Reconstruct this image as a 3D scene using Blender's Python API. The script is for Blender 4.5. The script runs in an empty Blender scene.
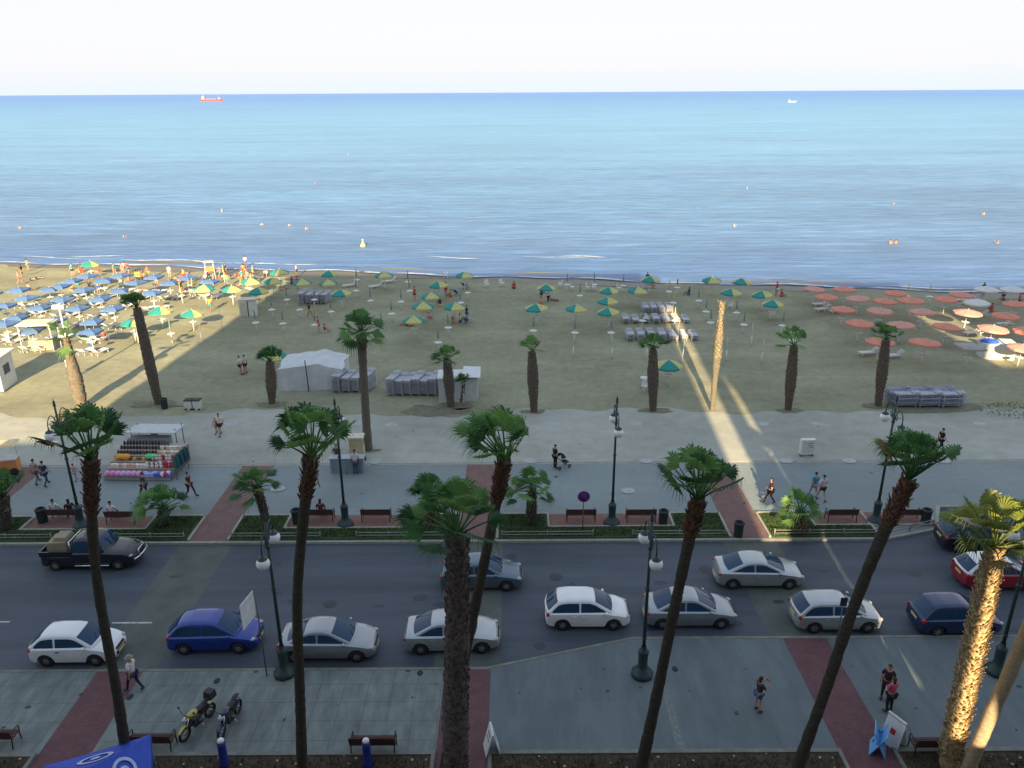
import bpy, math, random
from mathutils import Vector, Matrix
R = math.radians
rnd = random.Random(7)
scene = bpy.context.scene
C = scene.collection

# ------------------------------------------------------------------ camera
CAMH = 23.0; FPX = 780.0; PITCH = math.atan(291.6/780.0); ROLL = R(-0.34)
cam_rot = Matrix.Rotation(math.pi/2 - PITCH, 3, 'X') @ Matrix.Rotation(ROLL, 3, 'Z')
cd = bpy.data.cameras.new('camera'); cam = bpy.data.objects.new('camera', cd); C.objects.link(cam)
cam.location = (0, 0, CAMH); cam.rotation_euler = cam_rot.to_euler()
cd.sensor_width = 36; cd.lens = FPX/1024*36; cd.clip_end = 200000; cd.clip_start = 0.1
scene.camera = cam

def ray(px, py):
    return cam_rot @ Vector((px-512.0, 384.0-py, -FPX))
def at(px, py, z=0.0):            # world point at height z seen at that place
    d = ray(px, py); t = (z-CAMH)/d.z
    return Vector((d.x*t, d.y*t, z))
def plane(px, py, Y):             # world point on the vertical plane y = Y
    d = ray(px, py); t = Y/d.y
    return Vector((d.x*t, Y, CAMH+d.z*t))

# ------------------------------------------------------------------ materials
def M(name, col, rough=0.6, var=0.2, scale=4.0, bump=0.0, metal=0.0, stretch=(1, 1, 1), spec=0.4, coat=0.0, col2=None,
      detail=5.0, coords='Object', trans=0.0, big=None):
    m = bpy.data.materials.new(name); m.use_nodes = True
    nt = m.node_tree; N = nt.nodes; Lk = nt.links
    b = N['Principled BSDF']
    b.inputs['Roughness'].default_value = rough; b.inputs['Metallic'].default_value = metal
    b.inputs['Specular IOR Level'].default_value = spec
    b.inputs['Coat Weight'].default_value = coat; b.inputs['Coat Roughness'].default_value = 0.06
    tc = N.new('ShaderNodeTexCoord'); mp = N.new('ShaderNodeMapping'); nz = N.new('ShaderNodeTexNoise')
    mp.inputs['Scale'].default_value = stretch
    nz.inputs['Scale'].default_value = scale; nz.inputs['Detail'].default_value = detail; nz.inputs['Roughness'].default_value = 0.6
    Lk.new(tc.outputs[coords], mp.inputs['Vector']); Lk.new(mp.outputs[0], nz.inputs['Vector'])
    rp = N.new('ShaderNodeValToRGB'); rp.color_ramp.elements[0].position = 0.3; rp.color_ramp.elements[1].position = 0.7
    c2 = col2 if col2 else tuple(min(1, c*(1+var)) for c in col)
    c1 = col if col2 else tuple(c*(1-var) for c in col)
    rp.color_ramp.elements[0].color = (*c1, 1); rp.color_ramp.elements[1].color = (*c2, 1)
    Lk.new(nz.outputs['Fac'], rp.inputs['Fac'])
    out = rp.outputs['Color']
    if big:                                   # a second, broad variation: (scale, amount, stretch)
        n2 = N.new('ShaderNodeTexNoise'); m2 = N.new('ShaderNodeMapping'); m2.inputs['Scale'].default_value = big[2]
        n2.inputs['Scale'].default_value = big[0]; n2.inputs['Detail'].default_value = 6; n2.inputs['Roughness'].default_value = 0.65
        Lk.new(tc.outputs[coords], m2.inputs['Vector']); Lk.new(m2.outputs[0], n2.inputs['Vector'])
        mr = N.new('ShaderNodeMapRange'); mr.inputs['From Min'].default_value = 0.32; mr.inputs['From Max'].default_value = 0.68
        mr.inputs['To Min'].default_value = 1-big[1]; mr.inputs['To Max'].default_value = 1+big[1]
        Lk.new(n2.outputs['Fac'], mr.inputs['Value'])
        mx = N.new('ShaderNodeVectorMath'); mx.operation = 'SCALE'
        Lk.new(out, mx.inputs[0]); Lk.new(mr.outputs[0], mx.inputs['Scale']); out = mx.outputs[0]
    Lk.new(out, b.inputs['Base Color'])
    if bump:
        bp = N.new('ShaderNodeBump'); bp.inputs['Strength'].default_value = bump; bp.inputs['Distance'].default_value = 0.03
        Lk.new(nz.outputs['Fac'], bp.inputs['Height']); Lk.new(bp.outputs[0], b.inputs['Normal'])
    if trans:
        tr = N.new('ShaderNodeBsdfTranslucent'); Lk.new(out, tr.inputs['Color'])
        ms = N.new('ShaderNodeMixShader'); ms.inputs[0].default_value = trans
        Lk.new(b.outputs[0], ms.inputs[1]); Lk.new(tr.outputs[0], ms.inputs[2])
        Lk.new(ms.outputs[0], N['Material Output'].inputs['Surface'])
    return m
_mc = {}
def paint(col, rough=0.7, **k):
    key = (tuple(col), rough, tuple(sorted(k.items())))
    if key not in _mc:
        _mc[key] = M('finish_%d' % len(_mc), col, rough, var=k.pop('var', 0.12), **k)
    return _mc[key]

# ------------------------------------------------------------------ mesh builder
class MB:
    def __init__(s): s.v = []; s.f = []; s.m = []; s.sm = []
    def add(s, vs, fs, mi=0, smooth=False, T=None):
        o = len(s.v)
        for v in vs:
            v = Vector(v)
            if T is not None: v = T @ v
            s.v.append(v)
        for f in fs: s.f.append(tuple(i+o for i in f)); s.m.append(mi); s.sm.append(smooth)
        return s
    def box(s, c, d, mi=0, T=None, top=1.0):
        x, y, z = d[0]/2, d[1]/2, d[2]/2; t = top
        vs = [(c[0]+a*x, c[1]+b*y, c[2]-z) for a, b in ((-1, -1), (1, -1), (1, 1), (-1, 1))] + \
             [(c[0]+a*x*t, c[1]+b*y*t, c[2]+z) for a, b in ((-1, -1), (1, -1), (1, 1), (-1, 1))]
        return s.add(vs, [(3, 2, 1, 0), (4, 5, 6, 7), (0, 1, 5, 4), (1, 2, 6, 5), (2, 3, 7, 6), (3, 0, 4, 7)], mi, False, T)
    def tube(s, pts, rad, n=8, mi=0, caps=True, smooth=True, T=None):
        pts = [Vector(p) for p in pts]
        if not hasattr(rad, '__len__'): rad = [rad]*len(pts)
        vs = []; fs = []; up = Vector((0.123, 0.217, 0.97))
        for i, p in enumerate(pts):
            d = (pts[min(i+1, len(pts)-1)] - pts[max(i-1, 0)]).normalized()
            if i == 0:
                a = d.cross(up)
                if a.length < 0.1: a = d.cross(Vector((1, 0, 0)))
                a.normalize()
            else:
                a = (a - d*a.dot(d)).normalized()
            b = d.cross(a)
            for k in range(n):
                t = 2*math.pi*k/n
                vs.append(p + (a*math.cos(t)+b*math.sin(t))*rad[i])
        for i in range(len(pts)-1):
            for k in range(n):
                k2 = (k+1) % n
                fs.append((i*n+k, i*n+k2, (i+1)*n+k2, (i+1)*n+k))
        s.add(vs, fs, mi, smooth, T)
        if caps:
            o = len(s.v)-len(vs)
            s.f.append(tuple(o+k for k in reversed(range(n)))); s.m.append(mi); s.sm.append(False)
            s.f.append(tuple(o+(len(pts)-1)*n+k for k in range(n))); s.m.append(mi); s.sm.append(False)
        return s
    def lathe(s, prof, n=16, c=(0, 0, 0), mi=0, smooth=True, axis='Z', T=None, flute=0):
        vs = []; fs = []
        for r, z in prof:
            for k in range(n):
                t = 2*math.pi*k/n; rr = r*(1+flute*(k % 2))
                p = (rr*math.cos(t), rr*math.sin(t), z)
                if axis == 'Y': p = (p[0], p[2], p[1])
                vs.append((c[0]+p[0], c[1]+p[1], c[2]+p[2]))
        for i in range(len(prof)-1):
            for k in range(n):
                k2 = (k+1) % n
                fs.append((i*n+k, i*n+k2, (i+1)*n+k2, (i+1)*n+k))
        return s.add(vs, fs, mi, smooth, T)
    def ball(s, c, r, n=10, m=7, mi=0, T=None):
        if not hasattr(r, '__len__'): r = (r, r, r)
        vs = []; fs = []
        for i in range(m+1):
            ph = math.pi*i/m
            for k in range(n):
                t = 2*math.pi*k/n
                vs.append((c[0]+r[0]*math.sin(ph)*math.cos(t), c[1]+r[1]*math.sin(ph)*math.sin(t), c[2]-r[2]*math.cos(ph)))
        for i in range(m):
            for k in range(n):
                k2 = (k+1) % n
                fs.append((i*n+k, i*n+k2, (i+1)*n+k2, (i+1)*n+k))
        return s.add(vs, fs, mi, True, T)
    def grid(s, fn, nu, nv, mi=0, smooth=True, T=None, flip=False):
        vs = [fn(i/nu, j/nv) for i in range(nu+1) for j in range(nv+1)]
        fs = []
        for i in range(nu):
            for j in range(nv):
                a = i*(nv+1)+j; q = (a, a+nv+1, a+nv+2, a+1)
                fs.append(q[::-1] if flip else q)
        return s.add(vs, fs, mi, smooth, T)
    def mesh(s, name):
        me = bpy.data.meshes.new(name)
        me.from_pydata([tuple(v) for v in s.v], [], s.f)
        me.polygons.foreach_set('material_index', s.m)
        me.polygons.foreach_set('use_smooth', s.sm)
        me.validate(); me.update()
        return me
    def build(s, name, mats, parent=None, sharp=None):
        me = s.mesh(name)
        for m in (mats if isinstance(mats, (list, tuple)) else [mats]): me.materials.append(m)
        if sharp is not None: me.set_sharp_from_angle(angle=R(sharp))
        o = bpy.data.objects.new(name, me); C.objects.link(o)
        if parent is not None: o.parent = parent
        return o

def tag(o, label=None, cat=None, group=None, kind=None):
    if label: o['label'] = label
    if cat: o['category'] = cat
    if group: o['group'] = group
    if kind: o['kind'] = kind
    return o
def empty(name, loc=(0, 0, 0), rz=0.0, label=None, cat=None, group=None):
    o = bpy.data.objects.new(name, None); C.objects.link(o); o.empty_display_size = 0.3
    o.location = loc; o.rotation_euler = (0, 0, rz)
    return tag(o, label, cat, group)
kids = {}
def dup(o, loc=None, rz=None, label=None, group=None, parent=None, scale=None):
    c = o.copy(); C.objects.link(c)
    if parent is not None: c.parent = parent
    for ch in list(o.children): dup(ch, parent=c)
    if loc is not None: c.location = loc
    if rz is not None: c.rotation_euler = (0, 0, rz)
    if scale is not None: c.scale = (scale, scale, scale)
    if label: c['label'] = label
    if group: c['group'] = group
    return c
ORD = ['first', 'second', 'third', 'fourth', 'fifth', 'sixth', 'seventh', 'eighth', 'ninth', 'tenth', 'eleventh', 'twelfth', 'thirteenth',
       'fourteenth', 'fifteenth', 'sixteenth', 'seventeenth', 'eighteenth', 'nineteenth', 'twentieth']
def row_labels(objs, what, edges, names):
    """label each object by its row (distance band) and its place from the left in that row"""
    rows = {}
    for o in objs:
        k = sum(1 for e in edges if o.location.y < e)
        rows.setdefault(k, []).append(o)
    for k, os_ in rows.items():
        os_.sort(key=lambda o: o.location.x/o.location.y)
        n = len(os_)
        for i, o in enumerate(os_):
            w = 'alone' if n == 1 else ('leftmost' if i == 0 else 'rightmost' if i == n-1 else
                 ORD[i]+' from left' if i < (n+1)//2 else ORD[n-1-i]+' from right')
            o['label'] = '%s, %s, %s' % (what, w, names[k])
def sheet(name, pts, z, mat, kind='structure', uvsub=None):
    mb = MB(); mb.add([(p[0], p[1], z) for p in pts], [tuple(range(len(pts)))])
    return tag(mb.build(name, mat), kind=kind)
def slab(name, pts, z0, z1, mat, kind='structure'):
    """a prism over a counter-clockwise outline"""
    n = len(pts); mb = MB()
    mb.add([(p[0], p[1], z0) for p in pts]+[(p[0], p[1], z1) for p in pts],
           [tuple(range(n, 2*n))]+[(i, (i+1) % n, n+(i+1) % n, n+i) for i in range(n)])
    return tag(mb.build(name, mat), kind=kind)
def rect(x0, x1, y0, y1): return [(x0, y0), (x1, y0), (x1, y1), (x0, y1)]
# ------------------------------------------------------------------ light
SUN_EL = R(20.0); SUN_T = 0.065                     # tan of the sun's azimuth offset
saz = math.atan(SUN_T)
sun_dir = Vector((math.sin(saz)*math.cos(SUN_EL), math.cos(saz)*math.cos(SUN_EL), -math.sin(SUN_EL)))   # the way the light travels
sl = bpy.data.lights.new('sun', 'SUN'); so = bpy.data.objects.new('sun', sl); C.objects.link(so)
sl.energy = 16.0; sl.angle = R(0.5); sl.color = (1.0, 0.74, 0.42)
so.rotation_euler = sun_dir.to_track_quat('-Z', 'Y').to_euler(); so.location = (0, -60, 60)
W = bpy.data.worlds.new('World'); scene.world = W; W.use_nodes = True
nt = W.node_tree; N = nt.nodes; Lk = nt.links
bg = N['Background']; sky = N.new('ShaderNodeTexSky'); sky.sky_type = 'NISHITA'; sky.sun_disc = False
sky.sun_elevation = SUN_EL; sky.sun_rotation = math.pi + saz
sky.air_density = 1.0; sky.dust_density = 2.0; sky.ozone_density = 1.5
# evening haze: the lowest part of the sky pales towards white
tc = N.new('ShaderNodeTexCoord'); sp = N.new('ShaderNodeSeparateXYZ'); Lk.new(tc.outputs['Generated'], sp.inputs[0])
rp = N.new('ShaderNodeValToRGB'); e = rp.color_ramp.elements
e[0].position = 0.0; e[0].color = (0.92, 0.92, 0.92, 1); e[1].position = 1.0; e[1].color = (0.70, 0.70, 0.70, 1)
Lk.new(sp.outputs['Z'], rp.inputs['Fac'])
hz = N.new('ShaderNodeValToRGB'); h = hz.color_ramp.elements
h[0].position = 0.0; h[0].color = (0.90, 1.0, 1.08, 1); h[1].position = 0.03; h[1].color = (1.0, 1.0, 1.03, 1)
q = h.new(0.3); q.color = (0.95, 0.98, 1.04, 1)
q = h.new(1.0); q.color = (0.62, 0.80, 1.05, 1)
hm = N.new('ShaderNodeVectorMath'); hm.operation = 'SCALE'; hm.inputs['Scale'].default_value = 6.75; Lk.new(hz.outputs[0], hm.inputs[0])
Lk.new(sp.outputs['Z'], hz.inputs['Fac'])
mx = N.new('ShaderNodeMix'); mx.data_type = 'RGBA'
Lk.new(rp.outputs['Color'], mx.inputs['Factor']); Lk.new(sky.outputs[0], mx.inputs['A']); Lk.new(hm.outputs[0], mx.inputs['B'])
Lk.new(mx.outputs['Result'], bg.inputs['Color'])
bg.inputs['Strength'].default_value = 0.15
scene.view_settings.view_transform = 'Standard'; scene.view_settings.look = 'None'; scene.view_settings.exposure = 0

# ------------------------------------------------------------------ ground
SHORE_PX = [(-60, 262), (0, 263), (128, 266), (256, 270), (384, 274), (512, 278), (640, 282), (768, 286), (896, 290), (1024, 294), (1090, 296)]
SH = [at(*p) for p in SHORE_PX]
SH = [Vector((-2500, SH[0].y+180, 0)), Vector((-400, SH[0].y+30, 0))] + SH + [Vector((400, SH[-1].y-8, 0)), Vector((2500, SH[-1].y-60, 0))]
def shore_y(x):
    for a, b in zip(SH, SH[1:]):
        if a.x <= x <= b.x: return a.y+(b.y-a.y)*(x-a.x)/(b.x-a.x)
    return SH[-1].y
m_sand = M('sand', (0.250, 0.252, 0.175), 0.95, scale=1.6, detail=8, bump=0.6, coords='Object', var=0.13, big=(0.09, 0.22, (1, 1.8, 1)), spec=0.1)
m_wet = M('wet_sand', (0.13, 0.115, 0.085), 0.45, scale=0.8, var=0.2, spec=0.4, stretch=(0.3, 2, 1))
m_base = M('ground_soil', (0.2, 0.17, 0.11), 0.95, scale=0.2, var=0.2)
m_asph = M('asphalt', (0.058, 0.073, 0.095), 0.62, scale=60, var=0.3, bump=0.2, big=(0.3, 0.26, (0.22, 2.4, 1)), spec=0.35)
m_xing = M('crossing_asphalt', (0.082, 0.098, 0.088), 0.75, scale=30, var=0.2, big=(0.7, 0.22, (1, 1, 1)))
m_pvL = M('stone_paving', (0.165, 0.190, 0.180), 0.8, scale=1.3, detail=10, var=0.24, stretch=(1.8, 0.7, 1), big=(0.8, 0.17, (1.6, 0.5, 1)), spec=0.3)
m_pvR = M('concrete_paving', (0.122, 0.150, 0.160), 0.75, scale=1.1, detail=9, var=0.10, stretch=(2.2, 0.6, 1), big=(0.5, 0.15, (1.8, 0.4, 1)), spec=0.3)
m_prom = M('promenade_paving', (0.195, 0.235, 0.24), 0.7, scale=3, detail=8, var=0.07, big=(0.12, 0.14, (0.6, 1.5, 1)), spec=0.35)
m_prom2 = M('sandy_paving', (0.325, 0.34, 0.30), 0.85, scale=0.9, detail=8, var=0.1, big=(0.10, 0.15, (0.8, 1.5, 1)), spec=0.2)
m_kerb = M('kerb_stone', (0.30, 0.30, 0.26), 0.85, scale=3, var=0.18, bump=0.2)
m_kerb2 = M('dull_kerb', (0.17, 0.175, 0.155), 0.85, scale=2, var=0.25, bump=0.2)
m_line = M('road_paint', (0.42, 0.42, 0.40), 0.8, scale=7, var=0.35)
def brick_mat(name, col):
    m = M(name, col, 0.85, scale=1.5, var=0.15); nt = m.node_tree; N = nt.nodes; Lk = nt.links
    b = N['Principled BSDF']; br = N.new('ShaderNodeTexBrick'); br.inputs['Scale'].default_value = 5.0
    br.inputs['Color1'].default_value = (1, 1, 1, 1); br.inputs['Color2'].default_value = (0.72, 0.78, 0.8, 1)
    br.inputs['Mortar'].default_value = (0.5, 0.5, 0.5, 1); br.inputs['Mortar Size'].default_value = 0.02
    tc = N.new('ShaderNodeTexCoord'); Lk.new(tc.outputs['Object'], br.inputs['Vector'])
    l = b.inputs['Base Color'].links[0]; src = l.from_socket
    mu = N.new('ShaderNodeMix'); mu.data_type = 'RGBA'; mu.blend_type = 'MULTIPLY'; mu.inputs['Factor'].default_value = 1
    Lk.new(src, mu.inputs['A']); Lk.new(br.outputs['Color'], mu.inputs['B']); Lk.new(mu.outputs['Result'], b.inputs['Base Color'])
    return m
def joints(m, sx, sy, k=0.82, w=0.035):
    nt = m.node_tree; N = nt.nodes; Lk = nt.links; b = N['Principled BSDF']
    br = N.new('ShaderNodeTexBrick'); br.offset = 0; br.inputs['Scale'].default_value = 1.0; br.inputs['Brick Width'].default_value = sx; br.inputs['Row Height'].default_value = sy
    br.inputs['Color1'].default_value = (1, 1, 1, 1); br.inputs['Color2'].default_value = (.91, .93, .94, 1); br.inputs['Mortar'].default_value = (k, k, k, 1); br.inputs['Mortar Size'].default_value = w
    tc = N.new('ShaderNodeTexCoord'); Lk.new(tc.outputs['Object'], br.inputs['Vector'])
    src = b.inputs['Base Color'].links[0].from_socket; mu = N.new('ShaderNodeMix'); mu.data_type = 'RGBA'; mu.blend_type = 'MULTIPLY'; mu.inputs['Factor'].default_value = 1
    Lk.new(src, mu.inputs['A']); Lk.new(br.outputs['Color'], mu.inputs['B']); Lk.new(mu.outputs['Result'], b.inputs['Base Color'])
joints(m_pvL, 1.0, 1.0, .74, .022); joints(m_pvR, 2.5, 5.0, .86, .02); joints(m_prom, 3.0, 3.1, .90, .025)
m_brick = brick_mat('red_brick_paving', (0.150, 0.068, 0.076))
m_brick2 = brick_mat('faded_red_paving', (0.21, 0.12, 0.11))

XW = 400
sheet('ground', rect(-3000, 3000, -400, 90), -0.30, m_base)
# sand as a subdivided, gently uneven sheet with footprints and humps
def sand_pt(u, v):
    x = -260+520*u; y1 = shore_y(x)+4; y0 = 54.2; y = y0+(y1-y0)*v
    e = min(1, (y-y0)/6)*min(1, max(0, (y1-4-y)/8))
    z = 0.02+e*(0.10*math.sin(x*0.31+math.sin(y*0.2)*2)*math.sin(y*0.27+x*0.05)+0.05*math.sin(x*1.3+y*0.4)*math.cos(y*0.9-x*0.3))
    return (x, y, z)
mb = MB(); mb.grid(sand_pt, 520, 70)
tag(mb.build('sand', m_sand), kind='structure')
sheet('sand_far_left', [(-3000, 54.2), (-260, 54.2), (-260, shore_y(-260)+4), (-3000, shore_y(-2400)+4)], 0.02, m_sand)
sheet('sand_far_right', [(260, 54.2), (3000, 54.2), (3000, 45+54), (260, shore_y(260)+4)], 0.02, m_sand)
# wet sand along the waterline
mb = MB(); xs = [-255+i*2.0 for i in range(256)]
vs = []
for x in xs:
    w = 2.6+0.7*math.sin(x*0.13)+0.5*math.sin(x*0.37+1)
    vs += [(x, shore_y(x)-w, 0.035), (x, shore_y(x)+3.5, 0.035)]
mb.add(vs, [(2*i, 2*i+2, 2*i+3, 2*i+1) for i in range(len(xs)-1)])
tag(mb.build('wet_sand', m_wet), kind='structure')

# ------------------------------------------------------------------ sea
def sea_material():
    m = bpy.data.materials.new('sea_water'); m.use_nodes = True; nt = m.node_tree; N = nt.nodes; Lk = nt.links
    b = N['Principled BSDF']; tc = N.new('ShaderNodeTexCoord'); sp = N.new('ShaderNodeSeparateXYZ')
    Lk.new(tc.outputs['Object'], sp.inputs[0])
    # colour by distance off the beach (shallows, then clear water, then the deep)
    lg = N.new('ShaderNodeMath'); lg.operation = 'LOGARITHM'; lg.inputs[1].default_value = 10
    Lk.new(sp.outputs['Y'], lg.inputs[0])
    mr = N.new('ShaderNodeMapRange'); mr.inputs['From Min'].default_value = 2.0; mr.inputs['From Max'].default_value = 4.2
    Lk.new(lg.outputs[0], mr.inputs['Value'])
    # broad patches shift the colour
    mp = N.new('ShaderNodeMapping'); mp.inputs['Scale'].default_value = (0.6, 1.6, 1); Lk.new(tc.outputs['Object'], mp.inputs['Vector'])
    n0 = N.new('ShaderNodeTexNoise'); n0.inputs['Scale'].default_value = 0.006; n0.inputs['Detail'].default_value = 7
    Lk.new(mp.outputs[0], n0.inputs['Vector'])
    ad = N.new('ShaderNodeMath'); ad.operation = 'MULTIPLY_ADD'; ad.inputs[1].default_value = 0.28
    sb = N.new('ShaderNodeMath'); sb.operation = 'SUBTRACT'; sb.inputs[1].default_value = 0.14
    Lk.new(n0.outputs['Fac'], ad.inputs[0]); Lk.new(mr.outputs[0], ad.inputs[2]); Lk.new(ad.outputs[0], sb.inputs[0])
    rp = N.new('ShaderNodeValToRGB'); e = rp.color_ramp.elements
    e[0].position = 0.0; e[0].color = (0.075, 0.16, 0.34, 1); e[1].position = 1.0; e[1].color = (0.07, 0.20, 0.58, 1)
    for p, c in ((0.07, (0.095, 0.195, 0.365, 1)), (0.22, (0.12, 0.285, 0.485, 1)), (0.40, (0.115, 0.315, 0.525, 1)), (0.56, (0.085, 0.26, 0.52, 1)), (0.74, (0.055, 0.21, 0.52, 1))):
        q = e.new(p); q.color = c
    Lk.new(sb.outputs[0], rp.inputs['Fac'])
    # streaks: wave trains lying along the shore
    m1 = N.new('ShaderNodeMapping'); m1.inputs['Scale'].default_value = (0.22, 0.95, 1); m1.inputs['Rotation'].default_value = (0, 0, R(4)); Lk.new(tc.outputs['Object'], m1.inputs['Vector'])
    n1 = N.new('ShaderNodeTexNoise'); n1.inputs['Scale'].default_value = 0.55; n1.inputs['Detail'].default_value = 7; n1.inputs['Roughness'].default_value = 0.62
    Lk.new(m1.outputs[0], n1.inputs['Vector'])
    m2 = N.new('ShaderNodeMapping'); m2.inputs['Scale'].default_value = (0.012, 0.07, 1); m2.inputs['Rotation'].default_value = (0, 0, R(-6)); Lk.new(tc.outputs['Object'], m2.inputs['Vector'])
    n2 = N.new('ShaderNodeTexNoise'); n2.inputs['Scale'].default_value = 0.6; n2.inputs['Detail'].default_value = 6; n2.inputs['Roughness'].default_value = 0.6
    Lk.new(m2.outputs[0], n2.inputs['Vector'])
    w1 = N.new('ShaderNodeMapRange'); w1.inputs['From Min'].default_value = 0.33; w1.inputs['From Max'].default_value = 0.67; w1.inputs['To Min'].default_value = 0.80; w1.inputs['To Max'].default_value = 1.20
    Lk.new(n1.outputs['Fac'], w1.inputs['Value'])
    w2 = N.new('ShaderNodeMapRange'); w2.inputs['From Min'].default_value = 0.35; w2.inputs['From Max'].default_value = 0.65; w2.inputs['To Min'].default_value = 0.86; w2.inputs['To Max'].default_value = 1.14
    Lk.new(n2.outputs['Fac'], w2.inputs['Value'])
    mu = N.new('ShaderNodeMath'); mu.operation = 'MULTIPLY'; Lk.new(w1.outputs[0], mu.inputs[0]); Lk.new(w2.outputs[0], mu.inputs[1])
    sc = N.new('ShaderNodeVectorMath'); sc.operation = 'SCALE'; Lk.new(rp.outputs['Color'], sc.inputs[0]); Lk.new(mu.outputs[0], sc.inputs['Scale'])
    Lk.new(sc.outputs[0], b.inputs['Base Color'])
    b.inputs['Roughness'].default_value = 0.35; b.inputs['Specular IOR Level'].default_value = 0.5; b.inputs['IOR'].default_value = 1.33
    bp = N.new('ShaderNodeBump'); bp.inputs['Strength'].default_value = 1.0; bp.inputs['Distance'].default_value = 0.55
    Lk.new(n1.outputs['Fac'], bp.inputs['Height']); Lk.new(bp.outputs[0], b.inputs['Normal'])
    return m
m_sea = sea_material()
# near water as a wavy mesh, far water as a flat sheet
mb = MB(); prev = None
ys = []; s_ = 0.0
while s_ < 260: ys.append(s_); s_ += 0.35+s_*0.012
xsn = [-420+i*3.0 for i in range(281)]
def wave(x, y, off):
    a = min(1, off/5.0)*min(1, max(0, (255-off)/100))
    return 0.06+a*(0.085*math.sin(y*1.05+0.25*math.sin(x*0.045)*6+0.5*math.sin(x*0.11))+0.05*math.sin(y*0.47-x*0.06)+0.04*math.sin(y*2.1+x*0.16))
vs = []; n_ = len(xsn)
for off in ys:
    for x in xsn:
        y = shore_y(x)+off+(0.5*math.sin(x*0.21)+0.35*math.sin(x*0.53+2) if off < 3 else 0)
        y = y*(1-min(1, off/260)) + (110+off)*min(1, off/260)
        vs.append((x, y, wave(x, y, off)))
fs = [(j*n_+i, j*n_+i+1, (j+1)*n_+i+1, (j+1)*n_+i) for j in range(len(ys)-1) for i in range(n_-1)]
mb.add(vs, fs, 0, True)
o_ = len(mb.v); last = (len(ys)-1)*n_
Yl = 110+ys[-1]
mb.add([(-420, Yl, 0.06), (420, Yl, 0.06), (90000, 120000, 0.06), (-90000, 120000, 0.06), (-90000, 95, 0.06), (-420, shore_y(-420), 0.06), (420, shore_y(420), 0.06), (90000, 60, 0.06)],
       [(0, 1, 2, 3), (4, 5, 0, 3), (6, 7, 2, 1)])
tag(mb.build('sea', m_sea), kind='structure')
# foam: thin broken lines where the ripples break
m_foam = M('foam', (0.55, 0.62, 0.68), 0.7, scale=2, var=0.2)
mb = MB(); fr = random.Random(5)
def foam_line(x0, L, off, w):
    n = max(4, int(L/0.7)); vs = []
    for i in range(n+1):
        x = x0+L*i/n; t = math.sin(math.pi*i/n)
        y = shore_y(x)+off+0.5*math.sin(x*0.21)+0.35*math.sin(x*0.53+2)
        ww = w*t*(0.5+fr.random())
        vs += [(x, y-ww/2, 0.16), (x, y+ww/2, 0.16)]
    mb.add(vs, [(2*i, 2*i+2, 2*i+3, 2*i+1) for i in range(n)])
x = -150
while x < 140:
    L = fr.uniform(4, 16); foam_line(x, L, 0.15, fr.uniform(0.25, 0.7)); x += L*fr.uniform(0.75, 1.1)
for px, py, L in ((150, 262, 10), (186, 262, 16), (257, 264, 9), (299, 265, 6), (453, 258, 9), (570, 259, 15), (585, 258, 8), (60, 258, 14), (100, 257, 9), (930, 288, 12)):
    g = at(px, py); foam_line(g.x-L/2, L, g.y-shore_y(g.x), 0.45)
tag(mb.build('sea_foam', m_foam), kind='stuff')

# ------------------------------------------------------------------ road, pavements
YK = at(200, 543).y                                   # seaward kerb
pA = at(0, 668); pB = at(486, 667); pC = at(632, 637); pD = at(1024, 636.5)
ya = pB.y; yb = pC.y
kx0, kx1 = pB.x, pC.x
bayA = at(888, 541).x; bayB = at(938, 529)
sheet('road', rect(-XW, XW, 15, YK+8), -0.12, m_asph)
slab('pavement_left', [(-XW, 2), (kx0, 2), (kx0, ya-0.15), (-XW, ya-0.15)], -0.25, 0.0, m_pvL)
slab('pavement_right', [(kx0, 2), (XW, 2), (XW, yb-0.15), (kx1, yb-0.15), (kx0, ya-0.15)], -0.25, 0.0, m_pvR)
slab('kerb_street_side', [(-XW, ya-0.15), (kx0, ya-0.15), (kx1, yb-0.15), (XW, yb-0.15), (XW, yb), (kx1, yb), (kx0, ya), (-XW, ya)], -0.25, 0.012, m_kerb2)
far = [(-XW, YK+0.15), (bayA, YK+0.15), (bayB.x, bayB.y+0.15), (bayB.x+1.2, 40.6), (bayB.x+60, 40.6), (XW, 40.6), (XW, 46.4), (-XW, 46.4)]
slab('promenade', far, -0.25, 0.0, m_prom)
slab('kerb_sea_side', [(-XW, YK), (bayA, YK), (bayB.x, bayB.y), (bayB.x+1.4, 40.45), (XW, 40.45), (XW, 40.6), (bayB.x+1.2, 40.6), (bayB.x, bayB.y+0.15), (bayA, YK+0.15), (-XW, YK+0.15)], -0.25, 0.012, m_kerb)
slab('promenade_joint', rect(-XW, XW, 46.4, 46.6), -0.25, 0.006, m_kerb)
# sandy paving with an uneven edge where sand has blown over it
pts = [(-XW, 46.6), (XW, 46.6)]; x = XW
top = []
while x > -XW:
    y = 55.4+0.55*math.sin(x*0.23)+0.4*math.sin(x*0.61+1)+0.25*math.sin(x*1.7)
    top.append((x, y)); x -= 0.8 if abs(x) < 60 else 8
slab('sandy_promenade', pts+top+[(-XW, 55)], -0.25, 0.028, m_prom2)
# lines the road crossings follow
BC = [-46.75, -31.75, -16.75, -1.95, 13.05, 28.05, 43.05]
for c in BC:
    kz = ya if c < kx0 else yb
    if c == -1.95: kz = ya
    sheet('brick_path', rect(c-0.97, c+0.97, 8, kz-0.16), 0.004, m_brick)
    sheet('crossing_band', rect(c-1.5, c+1.4, kz+0.02, YK-0.02), -0.116, m_xing)
    if c < 27: sheet('brick_path', rect(c-1.05, c+1.05, YK+0.16, 46.38), 0.004, m_brick2)
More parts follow.
